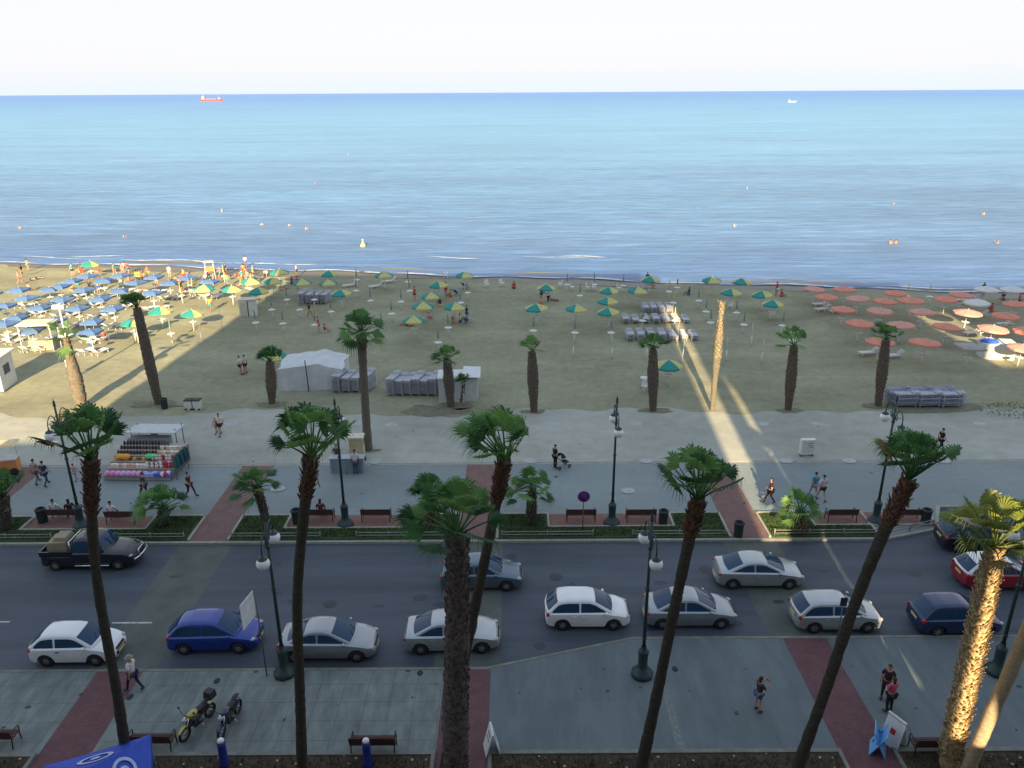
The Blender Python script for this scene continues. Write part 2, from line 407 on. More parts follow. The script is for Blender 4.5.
# white parking lines on the near side
mb = MB()
for px0, px1, py in ((112, 152, 623), (-5, 10, 622), (226, 262, 623)):
    a = at(px0, py, -0.12); b = at(px1, py, -0.12)
    mb.add([(a.x, a.y-0.05, -0.112), (b.x, a.y-0.05, -0.112), (b.x, a.y+0.05, -0.112), (a.x, a.y+0.05, -0.112)], [(0, 1, 2, 3)])
mb2 = MB(); r = random.Random(12)
for k in range(26):                              # scuffs, oil spots and repairs
    x = r.uniform(-22, 24); y = r.uniform(28.3, 36); w, h = r.uniform(.15, .5), r.uniform(.1, .3)
    mb2.add([(x+w*math.cos(q*.785)*r.uniform(.7, 1.2), y+h*math.sin(q*.785)*r.uniform(.7, 1.2), -.113+k*.0001) for q in range(8)], [tuple(range(8))])
tag(mb2.build('oil_stain', paint((.030, .036, .05), .5)), kind='structure')
mb3 = MB()
for k in range(60):
    x = r.uniform(-24, 24); y = r.uniform(22.8, 27) if k < 34 else r.uniform(40.5, 54); s_ = r.uniform(.03, .10)
    mb3.add([(x+s_*math.cos(q*1.05)*r.uniform(.6, 1.6), y+s_*math.sin(q*1.05)*r.uniform(.6, 1.4), (.010 if y < 46 else .036)+k*.0001) for q in range(6)], [tuple(range(6))])
tag(mb3.build('pavement_spots', paint((.045, .055, .06), .8)), kind='structure')
tag(mb.build('road_marking', m_line), kind='structure')
for px, py in ((556, 577), (705, 569), (915, 573), (330, 604)):
    g = at(px, py, -.12); mb = MB(); mb.lathe([(0, .009), (.30, .009), (.33, .005)], 18, (g.x, g.y, -.12)); tag(mb.build('manhole_cover', paint((.025, .03, .036), .5, scale=12)), kind='structure')
# pale slabs let into the promenade
mb = MB()
for px, py in ((357, 424), (391, 425), (280, 424), (554, 424), (636, 424), (763, 424), (817, 424), (980, 424), (646, 461), (530, 461), (786, 461), (849, 461),
               (943, 461), (375, 462), (278, 489), (628, 491), (12, 462), (231, 424)):
    g = at(px, py)
    mb.add([(g.x+0.48*math.cos(k*math.pi/4), g.y+0.40*math.sin(k*math.pi/4), 0.034) for k in range(8)], [tuple(range(8))])
tag(mb.build('paving_disc', M('pale_disc', (0.36, 0.38, 0.38), 0.8, scale=4)), kind='structure')
# stains and a worn light line on the near pavement
mb = MB(); a = at(665, 690); b = at(682, 752); 
mb.add([(a.x-.12, a.y, .005), (a.x+.16, a.y, .005), (b.x+.16, b.y, .005), (b.x-.16, b.y, .005)], [(0, 1, 2, 3)][:1])
tag(mb.build('worn_line', M('worn_line', (0.15, 0.18, 0.175), 0.8, scale=6, var=0.3)), kind='structure')

# ------------------------------------------------------------------ beds between the paths on the sea side
m_grass = M('lawn', (0.036, 0.068, 0.022), 0.95, scale=5, var=0.45, bump=0.5, big=(0.5, 0.35, (1, 1, 1)))
m_blade = M('grass_blade', (0.06, 0.12, 0.03), 0.8, scale=1.2, var=0.5, trans=0.3)
def grass(name, rects, n, h, mats, z=0.09, seed=3, lean=0.5):
    r = random.Random(seed); mb = MB(); tot = sum((b-a)*(d-c) for a, b, c, d in rects)
    for a, b, c, d in rects:
        for _ in range(int(n*(b-a)*(d-c)/tot)):
            x, y = r.uniform(a, b), r.uniform(c, d); t = r.uniform(0, 6.283); hh = h*r.uniform(0.5, 1.3); w = 0.022
            dx, dy = math.cos(t)*w, math.sin(t)*w
            mb.add([(x-dx, y-dy, z), (x+dx, y+dy, z), (x+r.uniform(-1, 1)*hh*lean, y+r.uniform(-1, 1)*hh*lean, z+hh)], [(0, 1, 2)], r.randrange(len(mats)))
    return tag(mb.build(name, mats), 'short green grass in the kerbed beds', 'grass', kind='stuff')
brects = []; kb = MB(); soil = MB(); bays = MB()
for i, c in enumerate(BC[:-2]):
    x0, x1 = c+1.15, BC[i+1]-1.15; cx = (x0+x1)/2
    if c == 13.05: x1 = bayA-0.3
    if x1 < x0: continue
    y0, y1 = YK+0.22, 39.75; b0, b1 = 38.35, 39.75; h0, h1 = cx-3.45, cx+3.45
    if c == 13.05: cx = 20.55; h0, h1 = cx-3.45, cx+3.3
    soil.box(((x0+x1)/2, (y0+b0)/2-0.03, 0.035), (x1-x0, b0-y0-0.06, 0.07))
    for a, b in ((x0, h0-0.14), (h1+0.14, x1)):
        if b > a+0.3:
            soil.box(((a+b)/2, (b0+y1)/2-0.03, 0.035), (b-a, y1-b0+0.06, 0.07)); brects.append((a+0.1, b-0.1, b0, y1-0.1))
            kb.box(((a+b)/2, y1+0.06, 0.055), (b-a+0.12, 0.12, 0.11))
    brects.append((x0+0.1, x1-0.1, y0+0.1, b0-0.1))
    for xx in (x0-0.06, x1+0.06): kb.box((xx, (y0+y1)/2+0.06, 0.055), (0.12, y1-y0+0.12, 0.11))
    for xx in (h0-0.07, h1+0.07): kb.box((xx, (b0+y1)/2, 0.057), (0.12, y1-b0+0.1, 0.11))
    kb.box(((h0+h1)/2, b0, 0.059), (h1-h0+0.26, 0.12, 0.11))
    bays.add([(h0, b0+0.06, 0.006), (h1, b0+0.06, 0.006), (h1, y1+0.12, 0.006), (h0, y1+0.12, 0.006)], [(0, 1, 2, 3)])
tag(kb.build('bed_kerb', m_kerb), kind='structure'); tag(soil.build('bed_turf', m_grass), kind='structure')
tag(bays.build('bench_bay_paving', brick_mat('bay_brick', (0.25, 0.13, 0.11))), kind='structure')
grass('grass', brects, 26000, 0.10, [m_blade, M('dry_blade', (0.085, 0.10, 0.032), 0.8, scale=2, var=0.4), M('dark_blade', (0.02, 0.045, 0.014), 0.8, scale=2, var=0.4)])
# beds along the street side, at the foot of the tall palms
m_soil = M('bed_soil', (0.055, 0.042, 0.028), 0.95, scale=7, var=0.5, bump=0.8)
YN = at(512, 756).y
nb = MB(); ks = MB(); nrect = []
xsplits = []
for i, c in enumerate(BC[:-1]):
    x0, x1 = c+1.12, BC[i+1]-1.12
    if c == -1.95: x1 += 0.05
    nb.box(((x0+x1)/2, (YN+17)/2, 0.035), (x1-x0, YN-17, 0.07)); nrect.append((x0+0.1, x1-0.1, 19.0, YN-0.15))
    ks.box(((x0+x1)/2, YN+0.09, 0.06), (x1-x0+0.28, 0.18, 0.12))
    for xx in (x0-0.07, x1+0.07): ks.box((xx, (YN+17)/2, 0.061), (0.14, YN-17, 0.12))
tag(nb.build('street_bed_soil', m_soil), kind='structure'); tag(ks.build('street_bed_kerb', m_kerb2), kind='structure')
g = grass('flower_bed_plants', nrect, 22000, 0.16, [M('bed_leaf', (0.05, 0.062, 0.022), 0.8, scale=2, var=0.5), M('bed_leaf_dry', (0.10, 0.075, 0.03), 0.8, scale=2, var=0.5), M('bed_leaf_dark', (0.02, 0.028, 0.012), 0.8, scale=2, var=0.5)], seed=9)
g['label'] = 'low straggling plants in the dark soil of the street beds'; g['category'] = 'plants'
mb = MB(); r = random.Random(21)
for a, b, c, d in nrect:
    for _ in range(34):
        x, y = r.uniform(a, b), r.uniform(c+1.5, d); z = 0.2+r.uniform(0, .1); s = r.uniform(0.012, 0.028)
        for k in range(5):
            t = k*1.2566; mb.add([(x, y, z), (x+s*2*math.cos(t-.4), y+s*2*math.sin(t-.4), z+.02), (x+s*2*math.cos(t+.4), y+s*2*math.sin(t+.4), z+.02)], [(0, 1, 2)], r.randrange(2))
tag(mb.build('bed_flowers', [paint((0.45, 0.33, 0.06)), paint((0.5, 0.5, 0.45))]), 'small yellow and white flowers scattered in the street beds', 'flowers', kind='stuff')

def sand_z(x, y):
    if y < 56.5: return (x, y, .05)
    e = min(1, max(0, (y-54.2)/6)); return (x, y, .05+e*(0.10*math.sin(x*0.31+math.sin(y*0.2)*2)*math.sin(y*0.27+x*0.05)+0.05*math.sin(x*1.3+y*0.4)*math.cos(y*0.9-x*0.3)))
# damp dark sand round the feet of the beach palms
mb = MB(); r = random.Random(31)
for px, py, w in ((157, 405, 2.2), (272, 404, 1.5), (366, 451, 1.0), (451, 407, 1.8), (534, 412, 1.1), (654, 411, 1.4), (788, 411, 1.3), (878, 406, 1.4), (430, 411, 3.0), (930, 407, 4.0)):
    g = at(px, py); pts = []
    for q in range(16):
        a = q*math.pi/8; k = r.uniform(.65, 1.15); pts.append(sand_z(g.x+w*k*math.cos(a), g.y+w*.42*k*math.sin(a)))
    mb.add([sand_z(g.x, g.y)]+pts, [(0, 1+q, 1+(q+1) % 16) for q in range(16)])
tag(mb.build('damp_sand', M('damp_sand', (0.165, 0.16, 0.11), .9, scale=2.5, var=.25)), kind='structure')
# ------------------------------------------------------------------ palms
m_leaf = [M('palm_leaf', (0.070, 0.18, 0.055), 0.55, scale=0.9, var=0.35, trans=0.3), M('palm_leaf_dark', (0.032, 0.092, 0.032), 0.55, scale=0.9, var=0.35, trans=0.25),
          M('palm_leaf_light', (0.14, 0.27, 0.075), 0.55, scale=0.9, var=0.3, trans=0.35), M('palm_leaf_dry', (0.17, 0.13, 0.05), 0.8, scale=2, var=0.3, trans=0.2)]
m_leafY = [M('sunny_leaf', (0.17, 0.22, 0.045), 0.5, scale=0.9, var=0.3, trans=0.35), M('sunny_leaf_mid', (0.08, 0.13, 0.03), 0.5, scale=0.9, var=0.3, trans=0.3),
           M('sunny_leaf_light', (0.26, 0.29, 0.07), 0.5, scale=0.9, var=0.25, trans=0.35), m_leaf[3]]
def ring_bark(name, c1, c2, s=7.0):
    m = M(name, c1, 0.95, scale=5, col2=c2, bump=0.9, stretch=(1, 1, 3.5), detail=8, spec=0.1); nt = m.node_tree; N = nt.nodes; Lk = nt.links
    tc = N.new('ShaderNodeTexCoord'); wv = N.new('ShaderNodeTexWave'); wv.bands_direction = 'Z'; wv.inputs['Scale'].default_value = s; wv.inputs['Distortion'].default_value = 3
    wv.inputs['Detail'].default_value = 3; Lk.new(tc.outputs['Object'], wv.inputs['Vector'])
    b = N['Principled BSDF']; src = b.inputs['Base Color'].links[0].from_socket
    mr = N.new('ShaderNodeMapRange'); mr.inputs['To Min'].default_value = 0.7; mr.inputs['To Max'].default_value = 1.15; Lk.new(wv.outputs['Fac'], mr.inputs['Value'])
    v = N.new('ShaderNodeVectorMath'); v.operation = 'SCALE'; Lk.new(src, v.inputs[0]); Lk.new(mr.outputs[0], v.inputs['Scale']); Lk.new(v.outputs[0], b.inputs['Base Color'])
    return m
m_bark = ring_bark('palm_bark', (0.038, 0.035, 0.030), (0.080, 0.072, 0.058))
m_barkg = ring_bark('palm_bark_grey', (0.10, 0.092, 0.075), (0.20, 0.185, 0.15))
m_barkb = ring_bark('palm_bark_brown', (0.07, 0.058, 0.047), (0.17, 0.14, 0.115))
m_barks = ring_bark('palm_bark_pale', (0.26, 0.21, 0.14), (0.42, 0.35, 0.24))
m_boot = M('leaf_base', (0.075, 0.034, 0.022), 0.9, scale=6, col2=(0.18, 0.088, 0.050), bump=0.5)
m_bootd = M('leaf_base_dark', (0.030, 0.022, 0.022), 0.9, scale=9, col2=(0.15, 0.12, 0.11), bump=0.5)
m_bootp = M('leaf_base_pink', (0.17, 0.105, 0.075), 0.9, scale=5, col2=(0.30, 0.21, 0.15), bump=0.5)
m_bootb = M('leaf_base_brown', (0.10, 0.075, 0.06), 0.9, scale=5, col2=(0.26, 0.21, 0.17), bump=0.5)
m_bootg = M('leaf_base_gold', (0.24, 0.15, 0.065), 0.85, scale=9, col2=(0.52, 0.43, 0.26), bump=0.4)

def lerp_path(pts, t):
    n = len(pts)-1; f = min(max(t, 0), 1)*n; i = min(int(f), n-1); f -= i
    return pts[i].lerp(pts[i+1], f)
def smooth_path(pts, k=3):
    P = [Vector(p) for p in pts]
    for _ in range(k):
        Q = [P[0]]
        for a, b in zip(P, P[1:]): Q += [a*0.75+b*0.25, a*0.25+b*0.75]
        Q.append(P[-1]); P = Q
    out = []; L = [0]
    for a, b in zip(P, P[1:]): L.append(L[-1]+(b-a).length)
    n = max(10, int(L[-1]/0.22)); j = 0
    for i in range(n+1):
        s = L[-1]*i/n
        while j < len(L)-2 and L[j+1] < s: j += 1
        out.append(P[j].lerp(P[j+1], (s-L[j])/max(1e-6, L[j+1]-L[j])))
    return out
def crown_mesh(mb, top, axis, Rr, n, seed, wind=-0.25, low=0.75, nseg=18, spread=1.0, skew=(0, 0), lp=(.55, .95)):
    r = random.Random(seed); g = 2.39996
    side0 = axis.orthogonal().normalized(); side1 = axis.cross(side0)
    for i in range(n):
        f = (i+0.5)/n; az = i*g+r.uniform(-.25, .25)
        el = (1.45 - (1.45-low)*f**0.9) + r.uniform(-.13, .13)             # from upright to spreading
        el = math.pi/2-(math.pi/2-el)*spread
        h = side0*math.cos(az)+side1*math.sin(az)+Vector((skew[0], skew[1], 0))
        d = (axis*math.sin(el)+h.normalized()*math.cos(el)); d.x += wind*0.35; d.normalize()
        Lp = Rr*r.uniform(*lp); Rf = Rr*r.uniform(0.62, 0.86)
        mi = (3 if f > 0.96 and r.random() < .3 else 2 if r.random() < 0.34 else 1 if (f > 0.6 and r.random() < 0.55) or r.random() < .12 else 0)
        p0 = top+d*0.08; p1 = top+d*Lp*0.55+Vector((0, 0, -0.02)); p2 = top+d*Lp+Vector((wind*.1*Rr, 0, -0.10*Lp*math.cos(el)))
        mb.tube([p0, p1, p2], [0.030*Rr, 0.022*Rr, 0.014*Rr], 4, mi, caps=False)
        d2 = (p2-p1).normalized(); d2 = (d2+Vector((wind*0.3, 0, -0.12*math.cos(el)))).normalized()
        up = Vector((0, 0, 1)) if abs(d2.z) < 0.95 else h
        s = d2.cross(up).normalized(); s = (s+s.cross(d2)*r.uniform(-.5, .5)).normalized(); nrm = s.cross(d2)
        A = r.uniform(0.95, 1.5)
        for k in range(nseg):
            a = -A+2*A*(k+0.5)/nseg; a2 = A/nseg
            L = Rf*(0.72+0.28*math.cos(a*0.75))*r.uniform(0.86, 1.08)
            dd = d2*math.cos(a)+s*math.sin(a)+nrm*(0.10+0.10*abs(math.sin(a)))
            mL, mR = (d2*math.cos(a-a2)+s*math.sin(a-a2)), (d2*math.cos(a+a2)+s*math.sin(a+a2))
            fold = nrm*(0.018*Rr*(1 if k % 2 else -1))
            q1 = 0.60*L; q2 = 0.82*L
            g1 = Vector((wind*.10, 0, -.05))*L; g2 = Vector((wind*.30, 0, -.20))*L; g3 = Vector((wind*.7, 0, -.42-r.uniform(0, .35)))*L
            c = p2+dd*q2+g2; wv = s.cross(nrm).cross(dd); w = (mR-mL)*q1*0.30
            a_ = p2+mL*q1+g1+fold; b_ = p2+mR*q1+g1-fold
            mb.add([p2, a_, b_, c-w*0.62, c+w*0.62, p2+dd*L+g3], [(0, 1, 2), (1, 3, 4, 2), (3, 5, 4)], mi, False)
def boots(mb, path, rad, t0, t1, n, size, seed, out=0.7, mi=0, curl=0.0):
    r = random.Random(seed)
    for i in range(n):
        t = t0+(t1-t0)*(i+r.random())/n; p = lerp_path(path, t); q = lerp_path(path, min(1, t+0.01)); ax = (q-p)
        ax = ax.normalized() if ax.length > 1e-6 else Vector((0, 0, 1))
        R_ = rad(t); az = i*2.39996+r.uniform(-.2, .2)
        h = (ax.orthogonal().normalized()); h = Matrix.Rotation(az, 3, ax) @ h; s = ax.cross(h)
        L = size*r.uniform(0.6, 1.35); w = size*r.uniform(0.28, 0.45)
        o = p+h*(R_*0.88); tip = o+(h*out*r.uniform(.5, 1.2)+ax*r.uniform(0.7, 1.1)+s*r.uniform(-.25, .25))*L*0.75
        th = h*size*0.14
        mb.add([o-s*w-ax*size*.2, o+s*w-ax*size*.2, o+h*size*.25-ax*size*.05, tip-s*w*.45, tip+s*w*.45, tip+th], [(0, 2, 3), (0, 2, 5), (2, 1, 4), (2, 4, 5), (3, 2, 4), (0, 3, 4, 1), (3, 5, 4)][:7], mi, False)
def palm(pts, rad, crown, label, seed, group, bark=None, boot=None, leaf=None, wind=-0.25, n=23, low=0.72, nseg=18, boot_range=(0.89, 1.0), nboot=120,
         bsize=0.19, spread=1.0, skirt=5, name='palm_tree', skew=(0, 0), extra_boot=None, bout=0.7, lp=(.75, 1.2)):
    base = Vector(pts[0]); P = smooth_path(pts); loc = P[0].copy(); P = [p-loc for p in P]
    t = empty(name, loc, 0, label, 'palm tree', group)
    n_ = len(P)-1
    if callable(rad): rf = rad
    else:
        rl = rad
        def rf(u):
            f = u*(len(rl)-1); i = min(int(f), len(rl)-2); return rl[i]+(rl[i+1]-rl[i])*(f-i)
    r = random.Random(seed)
    rr = [rf(i/n_)*(1+r.uniform(-.07, .07)) for i in range(n_+1)]
    mb = MB(); mb.tube(P, rr, 12, 0)
    if nboot: boots(mb, P, rf, boot_range[0], boot_range[1], nboot, bsize, seed, out=bout, mi=1)
    if crown and n_ > 30: boots(mb, P, rf, .02, .9, 170, .075, seed+9, out=.45, mi=0)
    mb.build('trunk', [bark or m_bark, boot or m_boot], t, 60)
    if crown:
        ax = (P[-1]-P[-4]).normalized(); ax = (ax+Vector((0, 0, .6))).normalized()
        mb = MB(); crown_mesh(mb, P[-1], ax, crown, n, seed, wind, low, nseg, spread, skew, lp)
        mb.build('crown', leaf or m_leaf, t)
        if skirt:
            mb = MB(); r = random.Random(seed+5)
            for i in range(skirt):
                az = i*2.4+r.random(); h = Vector((math.cos(az), math.sin(az), 0)); o = P[-1]-ax*r.uniform(0.05, 0.6)
                L = crown*r.uniform(.25, .5); s = Vector((-h.y, h.x, 0))
                e1 = o+h*L*.35-Vector((0, 0, L*.3)); e2 = o+h*L*.42-Vector((0, 0, L))
                mb.add([o-s*.02, o+s*.02, e1+s*.05*crown, e1-s*.05*crown, e2+s*.09*crown, e2, e2-s*.09*crown], [(0, 1, 2, 3), (3, 2, 4, 5, 6)])
            mb.build('dead_leaves', m_leaf[3] if not boot else boot, t)
    return t
def pp(lst, Y): return [plane(x, y, Y) for x, y in lst]
def to_ground(pts, dx=0):                      # carry the trunk on down to the bed below the picture
    a, b = pts[0], pts[1]; d = (a-b).normalized(); k = -(a.z)/d.z if d.z < -0.2 else 0
    k = min(k, 12); p = a+d*k; p = Vector((a.x+(p.x-a.x)*.6, a.y, 0.0)); return [p]+pts
TG = 'tall palms planted along the street side'
palm(to_ground(pp([(128, 768), (117, 690), (101, 610), (92, 540), (91, 460)], 20.5)), [.22, .18, .16, .15, .145, .155, .20], 1.08,
     'tall thin palm rising from beside the blue canopy in front of the stall', 11, TG, n=23, wind=-0.15, boot_range=(.86, 1))
palm(to_ground(pp([(302, 768), (300, 690), (296, 600), (303, 520), (311, 458)], 21.0)), [.20, .18, .17, .165, .155, .16, .20], 1.1,
     'tall palm crossing the pale silver sedan, white tent behind its crown', 12, TG, n=23, wind=-0.12)
palm(to_ground(pp([(455, 768), (456, 690), (458, 610), (457, 536)], 18.5)), [.36, .38, .38, .36, .33, .30], 1.1,
     'fattest palm, its dark trunk thick with old leaf bases, at the centre', 13, TG, n=22, bark=m_bootd, boot=m_bootd, boot_range=(0.1, 1.0), nboot=900,
     bsize=0.20, skirt=0, wind=-0.1, low=0.35, nseg=30, skew=(-.2, 0), bout=0.45)
palm(to_ground(pp([(446, 768), (456, 700), (472, 620), (487, 550), (504, 462)], 21.5)), [.24, .21, .19, .175, .165, .165, .21], 1.12,
     'leaning palm just right of the fattest trunk, crown blown to the left', 14, TG, n=23, wind=-0.45, skew=(-.35, 0))
palm(to_ground(pp([(641, 768), (656, 700), (672, 620), (688, 545), (698, 500)], 21.0)), [.23, .20, .185, .175, .17, .175, .22], 1.08,
     'palm leaning right in front of the lamp post, between the silver sedans', 15, TG, n=23, wind=-0.15)
palm(to_ground(pp([(797, 768), (826, 690), (852, 610), (884, 530), (909, 480)], 19.2)), [.23, .19, .17, .165, .16, .165, .20], 1.05,
     'strongly leaning palm crossing the light silver hatchback at the right', 16, TG, n=23, wind=-0.3, skew=(-.15, 0))
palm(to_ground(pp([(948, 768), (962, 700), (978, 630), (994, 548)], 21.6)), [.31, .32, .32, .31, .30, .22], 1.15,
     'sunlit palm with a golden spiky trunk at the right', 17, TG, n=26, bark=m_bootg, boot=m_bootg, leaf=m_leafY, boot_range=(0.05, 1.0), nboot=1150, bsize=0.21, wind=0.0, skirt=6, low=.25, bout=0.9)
palm(to_ground(pp([(968, 768), (992, 712), (1014, 664), (1040, 600), (1074, 530)], 20.95)), [.24, .22, .21, .21, .24], 1.2,
     'pale smooth leaning trunk in the bottom right corner', 18, TG, n=24, bark=m_barks, wind=0.1)

SG = 'short palms in the grass beds beside the promenade'
def small(base, top, crown, label, seed, **k):
    b = at(*base); t = plane(top[0], top[1], b.y); mid = b.lerp(t, .5)+Vector((k.pop('bend', 0), 0, 0))
    return palm([b, mid, t], k.pop('rad', [.30, .27, .24]), crown, label, seed, k.pop('group', SG), boot=k.pop('boot', m_bootb), boot_range=k.pop('boot_range', (.1, 1)), nboot=k.pop('nboot', 160), bsize=.17, nseg=16, lp=(.5, .9), **k)
small((163, 526), (163, 508), 1.2, 'short palm between the dark pickup and the bench with a seated man', 31, n=20, low=0.0, skirt=4)
small((268, 536), (257, 488), 1.1, 'slim bending palm just behind the street lamp on the left', 32, n=22, bend=.1, rad=[.22, .22, .24], skirt=6, low=-.1)
small((430, 527), (430, 500), 1.15, 'short palm half hidden behind the fat palm crown', 33, n=20, skirt=4)
small((531, 524), (532, 492), 1.15, 'short bushy palm left of the round blue sign', 34, n=20, low=-.2, skirt=8)
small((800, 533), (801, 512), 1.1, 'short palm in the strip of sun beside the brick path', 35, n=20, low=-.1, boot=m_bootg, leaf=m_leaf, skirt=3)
small((6, 530), (4, 497), 1.25, 'short palm at the left edge of the picture', 36, n=18)
BG = 'palms along the edge of the sand'
BR = [.27, .30, .40, .42, .36, .28]
def beach(base, top, crown, label, seed, **k):
    return small(base, top, crown, label, seed, group=BG, rad=k.pop('rad', BR), bark=k.pop('bark', m_barkb), **k)
beach((159, 405), (137, 308), 1.05, 'tall palm leaning left at the edge of the sunlit sand', 41, n=20, rad=[.30, .34, .42, .40, .36, .30], boot=m_bootd, boot_range=(.1, 1), nboot=120, spread=.9)
beach((272, 403), (270, 362), 1.0, 'palm beside the left end of the white tent', 42, n=20, wind=-.2)
beach((368, 450), (361, 333), 1.25, 'tallest beach palm, bare ringed grey trunk, between the sunbed stacks', 43, n=26, rad=[.33, .29, .27, .27, .28, .33], bark=m_barkg, boot_range=(.86, 1), nboot=70, boot=m_boot, skirt=16, wind=.05, low=-.3)
beach((451, 407), (447, 360), 1.0, 'palm with a thick shaggy trunk before the white cabin', 44, n=18, low=.2)
beach((461, 402), (463, 384), 0.75, 'small palm tucked behind a thicker one at the white cabin', 45, n=16, rad=[.16, .15, .14], nboot=60)
beach((534, 412), (532, 352), 1.1, 'palm with a sparse tuft, mid beach, standing alone', 46, n=9, low=.5, skirt=8, leaf=[m_leaf[2], m_leaf[3], m_leaf[2], m_leaf[3]])
beach((653, 411), (653, 350), 1.2, 'palm beside the white chair and the single green umbrella', 47, n=12, low=.4, skirt=10)
beach((788, 410), (794, 346), 1.3, 'palm leaning slightly right with a wind-torn crown', 48, n=10, low=.4, skirt=10)
beach((878, 406), (886, 340), 1.15, 'palm left of the long stack of dark sunbeds', 49, n=11, low=.5, skirt=8)
beach((82, 408), (66, 338), 1.2, 'stout pinkish sunlit palm trunk at the left', 50, n=8, low=-.4, boot=m_bootp, bark=m_barkg, rad=[.40, .50, .52, .42, .28, .2], nboot=260)
# the bare dead trunk caught by the strip of sun
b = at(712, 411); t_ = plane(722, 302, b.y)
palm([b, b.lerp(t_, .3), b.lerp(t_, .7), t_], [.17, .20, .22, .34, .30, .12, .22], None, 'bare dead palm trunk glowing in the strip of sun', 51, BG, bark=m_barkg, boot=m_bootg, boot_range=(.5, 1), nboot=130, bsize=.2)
mb = MB(); 
# scrubby bush at the right edge of the sand
r = random.Random(4); g = at(1012, 412)
for i in range(260):
    a = r.uniform(0, 6.28); rr = r.random()**.5*1.9; x, y, z = math.cos(a)*rr*1.3, math.sin(a)*rr*.8, r.uniform(0, .8)*(1-rr/2.3)
    L = r.uniform(.12, .3); d = Vector((r.uniform(-1, 1), r.uniform(-1, 1), r.uniform(.2, 1))).normalized()*L; s = d.orthogonal().normalized()*.04
    mb.add([Vector((x, y, z))-s, Vector((x, y, z))+s, Vector((x, y, z))+d], [(0, 1, 2)], i % 3)
o = mb.build('low_bush', [m_leaf[1], m_leaf[0], m_leaf[3]]); o.location = g
tag(o, 'low dark scrubby bush on the sand at the right edge', 'bush')
# ------------------------------------------------------------------ cars
def car_paint(name, col, metal=0.3, rough=0.32):
    return M(name, col, rough, var=0.05, scale=1.3, metal=metal, spec=0.5, coat=0.6)
m_glass = M('car_glass', (0.018, 0.052, 0.105), 0.05, var=0.1, spec=0.28, scale=1)
m_tyre = M('tyre_rubber', (0.018, 0.018, 0.02), 0.85, scale=9)
m_rim = M('wheel_rim', (0.36, 0.37, 0.39), 0.35, metal=0.6, scale=8)
m_trim = M('black_trim', (0.022, 0.023, 0.026), 0.6, scale=8)
m_head = M('headlight_glass', (0.34, 0.37, 0.42), 0.1, scale=9, spec=0.8)
m_tail = M('taillight_red', (0.42, 0.02, 0.02), 0.2, scale=9, spec=0.7)
m_plate = M('number_plate', (0.62, 0.56, 0.28), 0.5, scale=9)
m_chrome = M('chrome', (0.62, 0.64, 0.67), 0.18, metal=0.9, scale=8, var=0.05)
def interp(ctrl, x):
    if x <= ctrl[0][0]: return ctrl[0][1]
    for (a, za), (b, zb) in zip(ctrl, ctrl[1:]):
        if x <= b: return za+(zb-za)*((x-a)/(b-a) if b > a else 0)
    return ctrl[-1][1]
